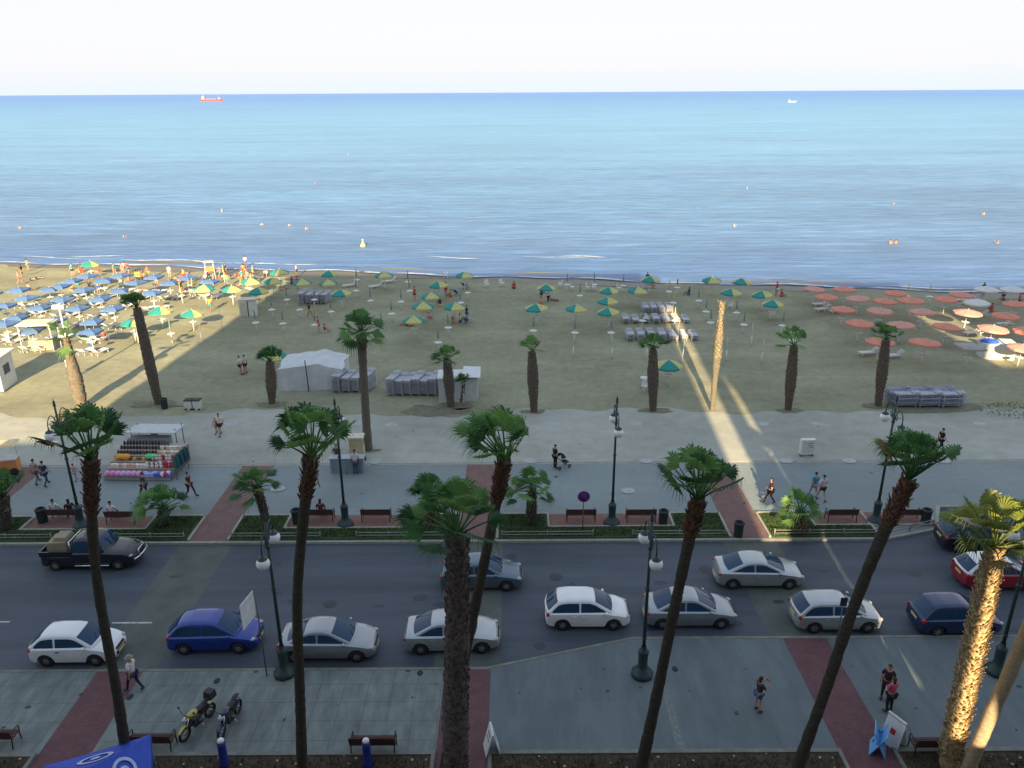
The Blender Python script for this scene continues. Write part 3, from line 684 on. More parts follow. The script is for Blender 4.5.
def car(label, x, y, rz, L, H, kind, mp, W=1.68, doors=4, roofm=None, rim=None, cat='car', group='cars on the seafront road', name='car', tint=None, plate=True):
    t = empty(name, (x, y, -0.116), rz, label, cat, group)
    hl = L/2; wr_ = 0.30; xw = (-hl+0.74, hl-0.78)
    if kind == 'hatch':
        top = [(-hl, .60), (-hl+.05, .80), (-hl+.16, .93), (-hl+.5, .95), (hl-1.15, .97), (hl-.55, .86), (hl-.16, .72), (hl, .52)]
        cab = [(-hl+.08, .90), (-hl+.60, H-.07), (-hl+1.05, H), (-.05, H), (.24, H-.07), (hl-.84, .92)]
    elif kind == 'sedan':
        top = [(-hl, .60), (-hl+.06, .84), (-hl+.14, .97), (-hl+.75, .98), (hl-1.25, .96), (hl-.6, .85), (hl-.17, .71), (hl, .52)]
        cab = [(-hl+.48, .95), (-hl+1.28, H-.08), (-hl+1.6, H), (-.05, H), (.22, H-.07), (hl-1.0, .91)]
    else:  # pickup
        top = [(-hl, .60), (-hl+.04, .86), (-hl+1.62, .88), (-hl+1.72, 1.04), (hl-1.35, 1.06), (hl-.5, .98), (hl-.12, .86), (hl, .60)]
        cab = [(-hl+1.66, 1.0), (-hl+1.86, H-.05), (-hl+2.2, H), (.35, H), (.62, H-.07), (hl-1.28, 1.02)]
    def wid(x):
        s = abs(x)/hl; return W/2*(1-0.20*s**5-0.10*s**24) if x > 0 else W/2*(1-0.09*s**8-0.07*s**30)
    def zbot(x):
        z = .24+.10*max(0, (abs(x)/hl-.88)/.12)
        for c in xw:
            d = abs(x-c)
            if d < .37: z = max(z, .29+math.sqrt(.37**2-d*d))
        return z
    xs = [-hl+L*i/64 for i in range(65)]
    xs = sorted(set(xs+[c+s*.37 for c in xw for s in (-.999, -.97, -.9, .9, .97, .999)]+[-hl+.03, hl-.03, -hl+.09, hl-.08]))
    def side(x, u):
        w = wid(x); z0 = zbot(x); zt = interp(top, x)-.07; z = z0+(zt-z0)*u
        yy = w*(.955+.045*math.sin(math.pi*min(1, (z-.15)/(zt-.10))*.82)); return Vector((x, yy, z))
    US = [0, .2, .4, .6, .8, 1.0]
    mb = MB(); vs = []; m_ = 0
    for x_ in xs:
        w = wid(x_); zt = interp(top, x_); zb = zbot(x_)
        half = [Vector((x_, w*.70, .22)), Vector((x_, w*.70, max(.225, zb-.02)))]+[side(x_, u) for u in US]+[Vector((x_, w*.88, zt-.015)), Vector((x_, w*.5, zt+.012))]
        ring = [Vector((x_, 0, .22))]+half+[Vector((x_, 0, zt+.022))]+[Vector((p.x, -p.y, p.z)) for p in reversed(half)]
        m_ = len(ring); vs += ring
    fs = [(i*m_+k, i*m_+(k+1) % m_, (i+1)*m_+(k+1) % m_, (i+1)*m_+k) for i in range(len(xs)-1) for k in range(m_)]
    fs = [f[::-1] for f in fs]
    mb.add(vs, fs, 0, True); mb.add(vs[:m_], [tuple(range(m_))]); mb.add(vs[-m_:], [tuple(reversed(range(m_)))])
    mb.build('body', mp, t, 38)
    # cabin: the shell of roof and pillars
    cs = []; n = 56; x0, x1 = cab[0][0], cab[-1][0]
    raw = [(x0+(x1-x0)*i/n, interp(cab, x0+(x1-x0)*i/n)) for i in range(n+1)]
    zz = [z for _, z in raw]
    for _ in range(3): zz = [zz[0]]+[(zz[i-1]+2*zz[i]+zz[i+1])/4 for i in range(1, n)]+[zz[-1]]
    prof = list(zip([a for a, _ in raw], zz))
    zb0 = .86 if kind != 'pickup' else .98
    wb, wr = W/2*.915, W/2*.70
    def yside(z): return wb-(wb-wr)*max(0, z-zb0)/(H-zb0)
    xm = (x0+x1)/2
    def bow(x, yy): return x+.13*(1-(yy/wb)**2)*max(-1, min(1, (x-xm)/((x1-x0)/2)))
    def roofpt(x, v, off=0):           # v -1..1 across
        z = interp(prof, x); ye = yside(z-.05)*.97; yy = ye*v; return Vector((bow(x, yy), yy, z+.03*(1-v*v)+off))
    mb = MB(); vs = []
    for x_, z in prof:
        ze = max(zb0, z-.06); ye = yside(ze)
        half = [Vector((bow(x_, wb), wb, zb0-.04)), Vector((bow(x_, ye), ye, ze)), roofpt(x_, .93), roofpt(x_, .6), roofpt(x_, .3)]
        ring = half+[roofpt(x_, 0)]+[Vector((p.x, -p.y, p.z)) for p in reversed(half)]
        m_ = len(ring); vs += ring
    mb.add(vs, [(i*m_+k, (i+1)*m_+k, (i+1)*m_+k+1, i*m_+k+1)[::-1] for i in range(n) for k in range(m_-1)][:], 0, True)
    mb.build('roof', roofm or mp, t, 45)
    gm = tint or m_glass
    # windscreens follow the shell a few millimetres proud of it
    def patch(xa, xb, v, nm, cz):
        mb = MB(); mb.grid(lambda a, b_: roofpt(xa+(xb-xa)*a, -v+2*v*b_)+Vector((cz*.012, 0, .012)), 8, 8); return mb.build(nm, gm, t)
    xf1, xf0 = cab[-2][0], cab[-1][0]; xr0, xr1 = cab[0][0], cab[1][0]
    ws = patch(xf1+.03, xf0-.09, .90, 'windscreen', 1)
    mb = MB()
    for s in (-.35, .12): mb.tube([roofpt(xf0-.10, s, .02)+Vector((.02, 0, 0)), roofpt(xf0-.30, s+.42, .03)+Vector((.02, 0, 0))], .010, 4)
    mb.build('wiper', m_trim, ws)
    patch(xr0+.07, xr1-.02, .86, 'rear_window', -1)
    # side windows between pillars
    zl = zb0+.07; zh = H-.115
    xa = -99; 
    fx = [x_ for x_, z in prof if z-.10 > zl]; xlo, xhi = fx[0]+.05, fx[-1]-.05
    mid = (xlo+xhi)/2+.02 if kind != 'sedan' else (xlo+xhi)/2-.05
    if doors == 2: mid = (xlo+xhi)/2-.25
    wins = [(xlo, mid-.045), (mid+.045, xhi)]
    for sgn in (1, -1):
        for a, b_ in wins:
            mb = MB()
            def wp(u, v):
                x_ = a+(b_-a)*u; zt = max(zl+.005, min(zh, interp(prof, x_)-.10)); z = zl+(zt-zl)*v
                yy = yside(z)+.008; return Vector((bow(x_, yy), sgn*yy, z))
            mb.grid(wp, 10, 3, flip=(sgn < 0)); mb.build('side_window', gm, t)
    # doors sit a hair proud of the body so that their seams show
    dz = [(mid-1.02 if doors == 4 else None, mid-.012), (mid+.012, mid+1.05 if doors == 4 else mid+1.2)]
    for sgn in (1, -1):
        for a, b_ in dz:
            if a is None: continue
            a = max(a, xw[0]+.40) if a < 0 else a; b2 = min(b_, xw[1]-.40)
            if b2-a < .3: continue
            mb = MB()
            def dp(u, v):
                p = side(a+(b2-a)*u, .16+.80*v); return Vector((p.x, sgn*(p.y+.007), p.z))
            mb.grid(dp, 6, 6, flip=(sgn > 0)); d = mb.build('door', mp, t)
            p = side(a+.13, .84); mb = MB(); mb.box((p.x, sgn*(p.y+.02), p.z), (.17, .03, .03)); mb.build('handle', m_trim if doors == 2 else mp, d)
    for c in xw:
        for sgn in (1, -1):
            mb = MB(); yo = sgn*(W/2-.105)
            mb.lathe([(.16, -.085), (.255, -.095), (.295, -.07), (.30, 0), (.295, .07), (.255, .095), (.16, .085)], 20, (c, yo, .30), axis='Y'); w = mb.build('wheel', m_tyre, t)
            mb = MB(); mb.lathe([(0.0, .0), (.05, .03), (.06, .02)], 12, (c, yo+sgn*.06, .30), axis='Y')
            mb.lathe([(.185, .0), (.20, .035), (.17, .03), (.165, .0)], 20, (c, yo+sgn*.06, .30), axis='Y')
            for k in range(7):
                a = k*2*math.pi/7; mb.box((0, 0, 0), (.15, .02, .045), T=Matrix.Translation((c, yo+sgn*.075, .30)) @ Matrix.Rotation(a, 4, 'Y') @ Matrix.Translation((.10, 0, 0)))
            mb.build('rim', rim or m_rim, w)
            mb = MB(); mb.lathe([(0, 0), (.18, 0), (.18, .004), (0, .004)], 16, (c, yo+sgn*.045, .30), axis='Y'); mb.build('brake_disc', m_trim, w)
    dzl = .12 if kind == 'pickup' else 0
    for sgn in (1, -1):
        yh = wid(hl-.2)*.83; mb = MB(); mb.ball((hl-.20, sgn*yh, .645+dzl), (.17, .13, .07), 12, 8); mb.build('headlight', m_head, t)
        yt = wid(-hl+.1)*.90; mb = MB(); mb.ball((-hl+.12, sgn*yt, .80), (.13, .085, .13 if kind == 'hatch' else .10), 12, 8); mb.build('taillight', m_tail, t)
        mb = MB(); xmr = xf0-.30; mb.ball((xmr, sgn*(W/2+.06), zb0+.13), (.07, .10, .07), 10, 6); mb.box((xmr, sgn*(W/2-.04), zb0+.09), (.05, .14, .03))
        mb.build('mirror', mp, t)
    for sx in (1, -1):
        mb = MB()
        def bp_(u, v):
            yy = (-1+2*u)*wid(sx*(hl-.03))*.96; e = 1-(abs(-1+2*u))**4*.10; return Vector((sx*(hl+.03)-sx*(1-e)*1.2, yy, .27+.17*v))
        mb.grid(bp_, 10, 1, flip=(sx > 0)); mb.grid(lambda u, v: bp_(u, 1)-Vector((sx*.12*v, 0, -.015)), 10, 1, flip=(sx > 0))
        mb.build('bumper', m_trim if kind == 'pickup' or doors == 2 else mp, t)
    if plate:
        mb = MB(); mb.box((hl+.035, 0, .38), (.012, .50, .11)); mb.build('number_plate', m_plate, t)
        mb = MB(); mb.box((-hl-.035, 0, .38), (.012, .50, .11)) if kind != 'hatch' else mb.box((-hl-.012, 0, .66), (.03, .50, .11)); mb.build('number_plate', m_plate, t)
    mb = MB(); mb.box((hl-.02, 0, .56), (.06, W*.42, .10)); mb.build('grille', m_trim, t)
    return t
silver = car_paint('silver_paint', (0.30, 0.32, 0.345), .6); silver2 = car_paint('pale_silver_paint', (0.38, 0.405, 0.42), .55); silver3 = car_paint('bluish_silver_paint', (0.10, 0.145, 0.19), .5)
white = car_paint('white_car_paint', (0.66, 0.68, 0.70), 0.0); white2 = car_paint('clean_white_paint', (0.72, 0.73, 0.74), 0.0)
blue = car_paint('bright_blue_paint', (0.006, 0.035, 0.25), .15); navy = car_paint('navy_paint', (0.008, 0.02, 0.09), .2)
red = car_paint('red_paint', (0.26, 0.012, 0.03), .1); black = car_paint('black_paint', (0.012, 0.014, 0.02), .2)
def place(pxl, pxr, vb, L, W=1.68, left=True):
    """the near bottom edge is seen at row vb; rear (left) or front (right) end seen at pxl/pxr"""
    if left: g = at(pxl, vb-6, -0.12+.35); x = g.x+L/2
    else: g = at(pxr, vb-6, -0.12+.35); x = g.x-L/2
    g0 = at((pxl+pxr)/2, vb, -.12)
    return x, g0.y+W/2-.02
P_ = lambda *a, **k: place(*a, **k)
x, y = P_(28, 121, 667, 3.62, 1.6); car('small white three-door hatchback at the left edge', x, y, R(.5), 3.62, 1.42, 'hatch', white, W=1.6, doors=2)
x, y = P_(166, 262, 655, 3.9); car('bright blue hatchback behind the small white one', x, y, R(1), 3.9, 1.46, 'hatch', blue)
x, y = P_(276, 378, 663, 4.25); car('pale silver sedan beside the left near lamp post, one palm trunk in front', x, y, R(0), 4.25, 1.42, 'sedan', silver)
x, y = P_(403, 502, 655, 4.2); car('silver sedan mostly behind the fattest palm trunk', x, y, R(1.5), 4.2, 1.45, 'sedan', silver2)
x, y = P_(440, 525, 592, 4.05); car('dark bluish sedan in the far lane behind two palm trunks', x, y, R(0), 4.05, 1.42, 'sedan', silver3)
x, y = P_(546, 631, 631, 3.85, left=False); car('white five-door hatchback between two silver sedans', x, y, R(-.5), 3.85, 1.46, 'hatch', white2)
x, y = P_(645, 739, 630, 4.2, left=False); car('silver sedan directly behind the right near lamp post', x, y, R(0), 4.2, 1.45, 'sedan', silver)
x, y = P_(714, 806, 590, 4.3, left=False); car('silver sedan alone in the far lane', x, y, R(-1), 4.3, 1.40, 'sedan', silver2)
x, y = P_(790, 886, 634, 3.95, left=False); car('pale silver hatchback crossed by a leaning palm trunk', x, y, R(0), 3.95, 1.44, 'hatch', silver2)
x, y = P_(916, 1006, 638, 3.75, left=False); car('navy blue hatchback behind the sunlit palm trunk', x, y, R(0), 3.75, 1.50, 'hatch', navy)
g = at(953, 580, .2); car('red hatchback with a white roof at the right edge', g.x+2.35, at(990, 592, -.12).y+.82, R(-2), 3.95, 1.44, 'hatch', red, roofm=white)
g = at(935, 545, .2); car('black hatchback in the parking bay at the right edge', g.x+2.55, at(990, 560, -.12).y+1.35, R(-5), 4.2, 1.5, 'hatch', black)
# the pickup
x, y = P_(38, 142, 572, 4.75, 1.74)
tr = car('black double cab pickup with a pale load in its open bed', x+.1, y+.1, R(.5), 4.75, 1.72, 'pickup', black, W=1.74, rim=m_rim, name='pickup_truck', cat='pickup truck', group=None, plate=False)
hl = 4.75/2; mb = MB()
for s in (-1, 1): mb.box((-hl+.84, s*.80, .98), (1.62, .07, .26))
mb.box((-hl+.06, 0, .98), (.07, 1.53, .26)); mb.build('cargo_bed', black, tr)
mb = MB(); mb.box((-hl+.85, 0, .895), (1.5, 1.5, .02)); mb.build('bed_floor', m_trim, tr)
mb = MB(); mb.tube([(hl+.10, -.78, .62), (hl+.20, -.45, .60), (hl+.24, 0, .60), (hl+.20, .45, .60), (hl+.10, .78, .62)], .045, 8)
mb.tube([(hl+.22, -.38, .60), (hl+.16, -.34, .95), (hl+.16, .34, .95), (hl+.22, .38, .60)], .03, 8); mb.build('bull_bar', m_chrome, tr)
mb = MB()
for s in (-1, 1): mb.tube([(-.55, s*.93, .36), (1.2, s*.93, .36)], .04, 8)
mb.build('side_step', m_chrome, tr)
mb = MB(); mb.tube([(-hl+1.7, -.7, .95), (-hl+1.55, -.62, 1.55), (-hl+1.55, .62, 1.55), (-hl+1.7, .7, .95)], .035, 8); mb.build('roll_bar', m_chrome, tr)
# its load
ld = empty('cargo_load', (x+.1-hl+.75, y+.12, -.116+.905), R(3), 'beige boxes and sheet stacked in the bed of the black pickup', 'load')
mb = MB(); mb.box((0, .05, .25), (1.0, 1.1, .5), top=.93); mb.box((.15, .1, .60), (.7, .85, .2), top=.85); mb.build('wrapped_box', M('load_cloth', (.26, .23, .16), .9, scale=3, bump=.4), ld)

# ------------------------------------------------------------------ motorcycles
def motorcycle(label, x, y, rz, col, seatc, tank):
    t = empty('motorcycle', (x, y, 0), rz, label, 'motorcycle', 'motorcycles parked by the bench')
    for xx in (-.66, .68):
        mb = MB(); prof = [(.25+.055*math.cos(a), .055*math.sin(a)) for a in [k*math.pi/5 for k in range(11)]]
        mb.lathe(prof, 24, (xx, 0, .31), axis='Y'); w = mb.build('wheel', m_tyre, t)
        mb = MB(); mb.lathe([(.25, -.02), (.26, .0), (.25, .02), (.235, .0), (.25, -.02)], 24, (xx, 0, .31), axis='Y'); mb.lathe([(0, -.05), (.05, -.05), (.05, .05), (0, .05)], 10, (xx, 0, .31), axis='Y')
        for k in range(10):
            a = k*math.pi/5; mb.tube([(xx, 0, .31), (xx+.25*math.cos(a), 0, .31+.25*math.sin(a))], .006, 4)
        mb.build('rim', m_rim, w)
    mb = MB()
    for s in (-1, 1): mb.tube([(.68, s*.09, .31), (.48, s*.09, .92)], .022, 8)
    mb.build('fork', m_chrome, t)
    mb = MB(); mb.tube([(.50, 0, .86), (.15, .0, .78), (-.35, 0, .72), (-.5, 0, .74)], .03, 8)
    for s in (-1, 1): mb.tube([(.45, s*.05, .82), (.22, s*.13, .35), (-.2, s*.13, .32), (-.66, s*.1, .31)], .022, 8)
    mb.build('frame', m_trim, t)
    mb = MB(); mb.ball((.20, 0, .86), (.27, .15, .14), 14, 10); mb.build('fuel_tank', tank, t)
    mb = MB(); mb.ball((-.22, 0, .83), (.33, .14, .07), 14, 8); mb.ball((-.55, 0, .88), (.22, .11, .06), 14, 8); mb.build('seat', seatc, t)
    mb = MB(); mb.box((-.35, 0, .66), (.5, .24, .22), top=.8); mb.box((.38, 0, .62), (.22, .2, .3), top=.8); mb.build('side_panel', m_trim, t)
    mb = MB(); mb.box((.05, 0, .45), (.38, .26, .34), top=.8); mb.lathe([(0, -.2), (.09, -.2), (.09, .2), (0, .2)], 12, (.0, 0, .42), axis='Y')
    for k in range(4): mb.box((.15, 0, .56+k*.035), (.26, .3, .012))
    mb.build('engine', M('engine_metal', (.10, .10, .105), .5, metal=.5), t)
    mb = MB(); mb.tube([(.15, -.12, .45), (.05, -.2, .25), (-.3, -.2, .27), (-.85, -.22, .42)], [.025, .025, .035, .05], 8); mb.build('exhaust', m_chrome, t)
    mb = MB(); mb.tube([(.38, -.36, 1.03), (.46, -.2, 1.0), (.47, 0, .98), (.46, .2, 1.0), (.38, .36, 1.03)], .016, 6); h = mb.build('handlebar', m_trim, t)
    for s in (-1, 1):
        mb = MB(); mb.tube([(.41, s*.27, 1.03), (.43, s*.36, 1.20)], .008, 5); mb.ball((.43, s*.37, 1.23), (.02, .07, .05), 8, 6); mb.build('mirror', m_trim, h)
    mb = MB(); mb.ball((.60, 0, .88), (.10, .10, .10), 12, 8); mb.build('headlight', m_head, t)
    mb = MB(); mb.ball((-.80, 0, .80), (.04, .07, .04), 8, 6); mb.build('taillight', m_tail, t)
    for xx, a0, a1 in ((.68, 40, 150), (-.66, 20, 130)):
        mb = MB(); mb.grid(lambda u, v: (xx+.34*math.cos(R(a0+(a1-a0)*u)), (-1+2*v)*.075, .31+.34*math.sin(R(a0+(a1-a0)*u))), 10, 2); mb.build('mudguard', tank, t)
    mb = MB(); mb.tube([(-.05, .12, .3), (-.1, .32, .02)], .014, 6); mb.build('side_stand', m_chrome, t)
    if col:
        mb = MB(); mb.box((-.78, 0, 1.02), (.34, .38, .30), top=.85); mb.build('top_box', m_trim, t)
    return t
g = at(199, 728, 0); motorcycle('motorcycle with a yellow tank and front mudguard, dark box behind the seat', g.x, g.y, R(-112), True, m_trim, car_paint('yellow_paint', (.36, .33, .04), 0))
g = at(231, 725, 0); motorcycle('dark blue motorcycle with chrome pipe, right of the yellow one', g.x, g.y, R(-98), False, m_trim, car_paint('deep_blue_paint', (.012, .016, .07), .1))
# ------------------------------------------------------------------ lamps
m_lampg = M('lamp_green_iron', (0.018, 0.045, 0.045), 0.5, scale=6, spec=0.5)
m_globe = M('opal_globe', (0.78, 0.78, 0.80), 0.3, scale=2, var=0.03)
def lamp(x, y, label, rz=0.0):
    t = empty('street_lamp', (x, y, 0), rz, label, 'street lamp', 'green street lamps with two hanging white globes')
    mb = MB(); mb.lathe([(0, 0), (.46, 0), (.47, .16), (.40, .22), (.36, .30), (.24, .40), (.20, .55), (.215, 1.15), (.24, 1.20), (.20, 1.28), (.13, 1.36), (.10, 1.5)], 16, flute=-.06); mb.build('base', m_lampg, t)
    mb = MB(); mb.tube([(0, 0, 1.45), (0, 0, 4.4), (0, 0, 7.5)], [.075, .065, .05], 10)
    for z in (1.9, 4.3, 6.2): mb.lathe([(.05, -.08), (.10, -.03), (.10, .03), (.05, .08)], 12, (0, 0, z))
    mb.lathe([(.04, 0), (.09, .05), (.05, .12), (.07, .2), (.02, .34), (0, .5)], 10, (0, 0, 7.4)); mb.build('pole', m_lampg, t)
    for s in (1, -1):
        mb = MB(); arc = [(0, s*(.05+.95*(1-math.cos(a))/2*1.0), 6.2+1.0*math.sin(a)) for a in [k*math.pi/10 for k in range(0, 11)]]
        arc = [(0, s*.05, 6.1), (0, s*.2, 6.75), (0, s*.5, 7.12), (0, s*.8, 7.0), (0, s*.95, 6.70), (0, s*.95, 6.5)]
        mb.tube(smooth_path(arc, 2), .028, 8)
        mb.tube(smooth_path([(0, s*.06, 6.9), (0, s*.3, 6.75), (0, s*.42, 6.5), (0, s*.3, 6.35), (0, s*.2, 6.5), (0, s*.3, 6.6)], 2), .018, 6)
        mb.tube([(0, s*.06, 6.3), (0, s*.5, 6.62), (0, s*.9, 6.72)], .016, 6)
        mb.lathe([(.20, 0), (.17, .06), (.06, .11), (.03, .22)], 14, (0, s*.95, 6.28))
        a = mb.build('arm', m_lampg, t)
        mb = MB(); mb.ball((0, s*.95, 6.08), .265, 18, 12); mb.build('globe', m_globe, a)
    return t
LX = [-24.5, -9.5, 5.62, 20.6]
for x, l in zip(LX, ('seaward street lamp behind the crown of the leftmost tall palm', 'seaward street lamp between two benches, beside the grey kiosk',
                     'seaward street lamp between two empty benches right of the blue round sign', 'seaward street lamp partly behind the strongly leaning palm')):
    lamp(x, 38.75, l)
for x, p, l in ((-9.66, (285, 674), 'street lamp at the kerb beside the pale silver sedan'), (5.6, (642, 675), 'street lamp on the near pavement in front of the silver sedan'),
                (20.4, (996, 672), 'street lamp at the right edge beyond the sunlit palm trunk')):
    g = at(*p); lamp(g.x, g.y, l, R(4))

# ------------------------------------------------------------------ benches
m_wood = M('bench_wood', (0.075, 0.032, 0.028), 0.65, scale=5, stretch=(.5, 4, 4), var=.3); m_iron = M('bench_iron', (0.02, 0.022, 0.022), 0.6, scale=8)
def make_bench():
    t = empty('park_bench', (0, 0, 0), 0, 'dark wooden bench', 'bench', 'dark wooden benches')
    mb = MB()
    for k in range(4): mb.box((0, -.15+k*.125, .44), (1.7, .10, .035))
    mb.build('seat', m_wood, t)
    mb = MB()
    for k in range(3): mb.box((0, -.24-k*.03, .56+k*.13), (1.7, .03, .11))
    mb.build('backrest', m_wood, t)
    for s in (-1, 1):
        mb = MB(); mb.tube([(s*.8, .28, 0), (s*.8, .25, .43)], .025, 6); mb.tube([(s*.8, -.26, 0), (s*.8, -.20, .43), (s*.8, -.33, .88)], .025, 6)
        mb.tube([(s*.8, .28, .43), (s*.8, .27, .66), (s*.8, -.26, .68)], .022, 6); mb.tube([(s*.8, -.2, .42), (s*.8, .27, .42)], .02, 6); mb.build('leg', m_iron, t)
    return t
b0 = make_bench(); bl = []
BN = [((62, 519), 'dark wooden bench holding two seated people, right of a litter bin'), ((121, 521), 'dark wooden bench with a man in white at its left end'), ((319, 519), 'dark wooden bench with one dark-haired sitter, behind a tall palm trunk'),
      ((376, 519), 'empty bench just right of the lamp beside the grey kiosk'), ((581, 519), 'empty bench under the round blue sign'), ((641, 519), 'empty bench with a litter bin at its right end'),
      ((842, 519), 'empty bench left of the lamp, right of the sunlit short palm'), ((907, 519), 'empty bench behind the leaning palm, litter bin at its right'),
      ((150, 746), 'dark bench on the near pavement behind the blue canopy'), ((373, 748), 'dark bench alone on the near pavement behind a blue bollard'), ((936, 750), 'dark bench near pavement left of the sunlit palm trunk'), ((-8, 742), 'bench cut off at the left bottom edge')]
for i, (p, l) in enumerate(BN):
    g = at(p[0], p[1]-4, .4); o = b0 if i == 0 else dup(b0); o.location = (g.x, g.y+.1, 0.0); o['label'] = l
BENCH = {i: at(p[0], p[1]-4, .4) for i, (p, l) in enumerate(BN)}

# ------------------------------------------------------------------ bins
m_bin = M('bin_green', (0.02, 0.035, 0.035), 0.6, scale=6)
def make_bin():
    t = empty('litter_bin', (0, 0, 0), 0, 'bin', 'litter bin', 'dark litter bins')
    mb = MB(); mb.lathe([(.0, .0), (.24, 0), (.25, .05), (.27, .75), (.28, .78)], 16, flute=-.04); mb.build('bin_body', m_bin, t)
    mb = MB(); mb.lathe([(.30, .78), (.30, .84), (.22, .90), (.20, .86), (.20, .70), (0, .68)], 16); mb.build('rim', m_iron, t)
    return t
n0 = make_bin()
for i, (p, l) in enumerate([((43, 522), 'litter bin left of the bench with two sitters'), ((297, 523), 'litter bin left of the bench behind a tall palm trunk'), ((663, 524), 'litter bin at the right end of an empty bench, behind the lamp globe'),
                            ((738, 536), 'litter bin standing alone on the red path by the sun strip'), ((925, 523), 'litter bin beside the black hatchback'),
                            ((165, 409), 'dark bin at the foot of the tall sand-edge palm')]):
    g = at(*p); o = n0 if i == 0 else dup(n0); o.location = (g.x, g.y, 0.0); o['label'] = l
# two pale bins with dark lids on the sand
for px, l in ((190, 'left one of two white bins with dark lids on the sand edge'), (198, 'right one of two white bins with dark lids on the sand edge')):
    g = at(px, 409); t = empty('waste_container', g, 0, l, 'waste container', 'white bins on the sand edge')
    mb = MB(); mb.box((0, 0, .38), (.5, .5, .76), top=1.12); mb.build('bin_body', paint((.55, .57, .55)), t)
    mb = MB(); mb.box((0, 0, .80), (.62, .62, .08), top=.9); mb.build('lid', m_iron, t)
    mb = MB(); mb.lathe([(0, -.03), (.08, -.03), (.08, .03), (0, .03)], 10, (.2, -.28, .08), axis='Y'); mb.lathe([(0, -.03), (.08, -.03), (.08, .03), (0, .03)], 10, (-.2, -.28, .08), axis='Y'); mb.build('wheels', m_tyre, t)

# ------------------------------------------------------------------ rails along the kerb
m_rail = M('galvanised_rail', (0.23, 0.25, 0.235), 0.45, metal=.4, scale=9)
def rail(x0, x1, label, y=None, bend=None):
    y = y or YK+.32; t = empty('guard_rail', ((x0+x1)/2, y, 0.0), 0, label, 'railing', 'low metal rails along the seaward kerb')
    L = x1-x0; n = max(2, round(L/2.1)+1)
    mb = MB()
    for z in (.40, .22): mb.tube([(-L/2, 0, z), (L/2, 0, z)], .028, 6)
    mb.build('bars', m_rail, t)
    for k in range(n):
        mb = MB(); mb.tube([(-L/2+L*k/(n-1), 0, 0), (-L/2+L*k/(n-1), 0, .44)], .035, 6); mb.ball((-L/2+L*k/(n-1), 0, .46), .045, 8, 5); mb.build('post', m_rail, t)
RL = [(-30.4, -25.4, 'low rail at the far left behind the pickup bed'), (-23.6, -18.1, 'low rail behind the bonnet of the pickup'), (-15.5, -10.6, 'low rail left of the lamp beside the grey kiosk'), (-8.6, -3.3, 'low rail between that lamp and the centre path'),
      (-.6, 4.4, 'low rail behind the dark bluish sedan'), (6.6, 11.7, 'low rail between the near lamp globe and the sun strip'), (14.4, 20.1, 'low rail starting in the strip of sun')]
for a, b_, l in RL: rail(a, b_, l)
p0, p1 = Vector((bayA+.1, YK+.32)), Vector((bayB.x-.1, bayB.y+.32)); t = empty('guard_rail', (p0.x, p0.y, 0), math.atan2(p1.y-p0.y, p1.x-p0.x), 'low rail slanting back to the parking bay by the black hatchback', 'railing', 'low metal rails along the seaward kerb')
L = (p1-p0).length; mb = MB()
for z in (.40, .22): mb.tube([(0, 0, z), (L, 0, z)], .028, 6)
mb.build('bars', m_rail, t)
for k in range(3):
    mb = MB(); mb.tube([(L*k/2, 0, 0), (L*k/2, 0, .44)], .035, 6); mb.build('post', m_rail, t)

# ------------------------------------------------------------------ signs
m_pole = M('sign_pole', (.14, .15, .15), .5, metal=.4)
g = at(583, 533); t = empty('no_parking_sign', (g.x, YK+1.0, 0), 0, 'round blue and purple no-parking sign on a thin pole behind a bench', 'road sign')
mb = MB(); mb.tube([(0, 0, 0), (0, 0, 2.35)], .03, 8); mb.build('pole', m_pole, t)
mb = MB(); mb.lathe([(0, -.012), (.34, -.012), (.34, .012), (0, .012)], 28, (0, -.045, 2.2), axis='Y'); d = mb.build('sign_plate', paint((.06, .03, .22), .4), t)
mb = MB(); mb.lathe([(.26, -.004), (.335, -.004)], 28, (0, -.062, 2.2), axis='Y'); mb.box((0, -.064, 2.2), (.56, .004, .07), T=Matrix.Translation((0, 0, 2.2)) @ Matrix.Rotation(R(45), 4, 'Y') @ Matrix.Translation((0, 0, -2.2))); mb.build('sign_ring', paint((.20, .03, .12), .4), d)
# banner sign next to the near left lamp
g = at(267, 676); t = empty('banner_sign', (g.x, g.y, 0), 0, 'white board on a thin pole left of the near lamp, seen edge on', 'sign')
mb = MB(); mb.tube([(0, 0, 0), (-.02, 0, 4.45)], .028, 8); mb.build('pole', m_pole, t)
mb = MB(); T = Matrix.Translation((-.05, 0, 3.75)) @ Matrix.Rotation(R(80), 4, 'Z'); mb.box((-.6, 0, 0), (1.05, .03, 1.15), T=T); mb.build('sign_board', paint((.62, .64, .65), .5), t)
# small dark street sign by the light hatchback
g = at(836, 646); t = empty('street_sign', (g.x, g.y, 0), 0, 'small dark sign on a thin pole in front of the pale silver hatchback', 'sign')
mb = MB(); mb.tube([(0, 0, 0), (0, 0, 2.5)], .025, 8); mb.build('pole', m_pole, t)
mb = MB(); mb.box((0, -.03, 2.35), (.30, .02, .42)); mb.build('sign_plate', paint((.02, .03, .06), .4), t)
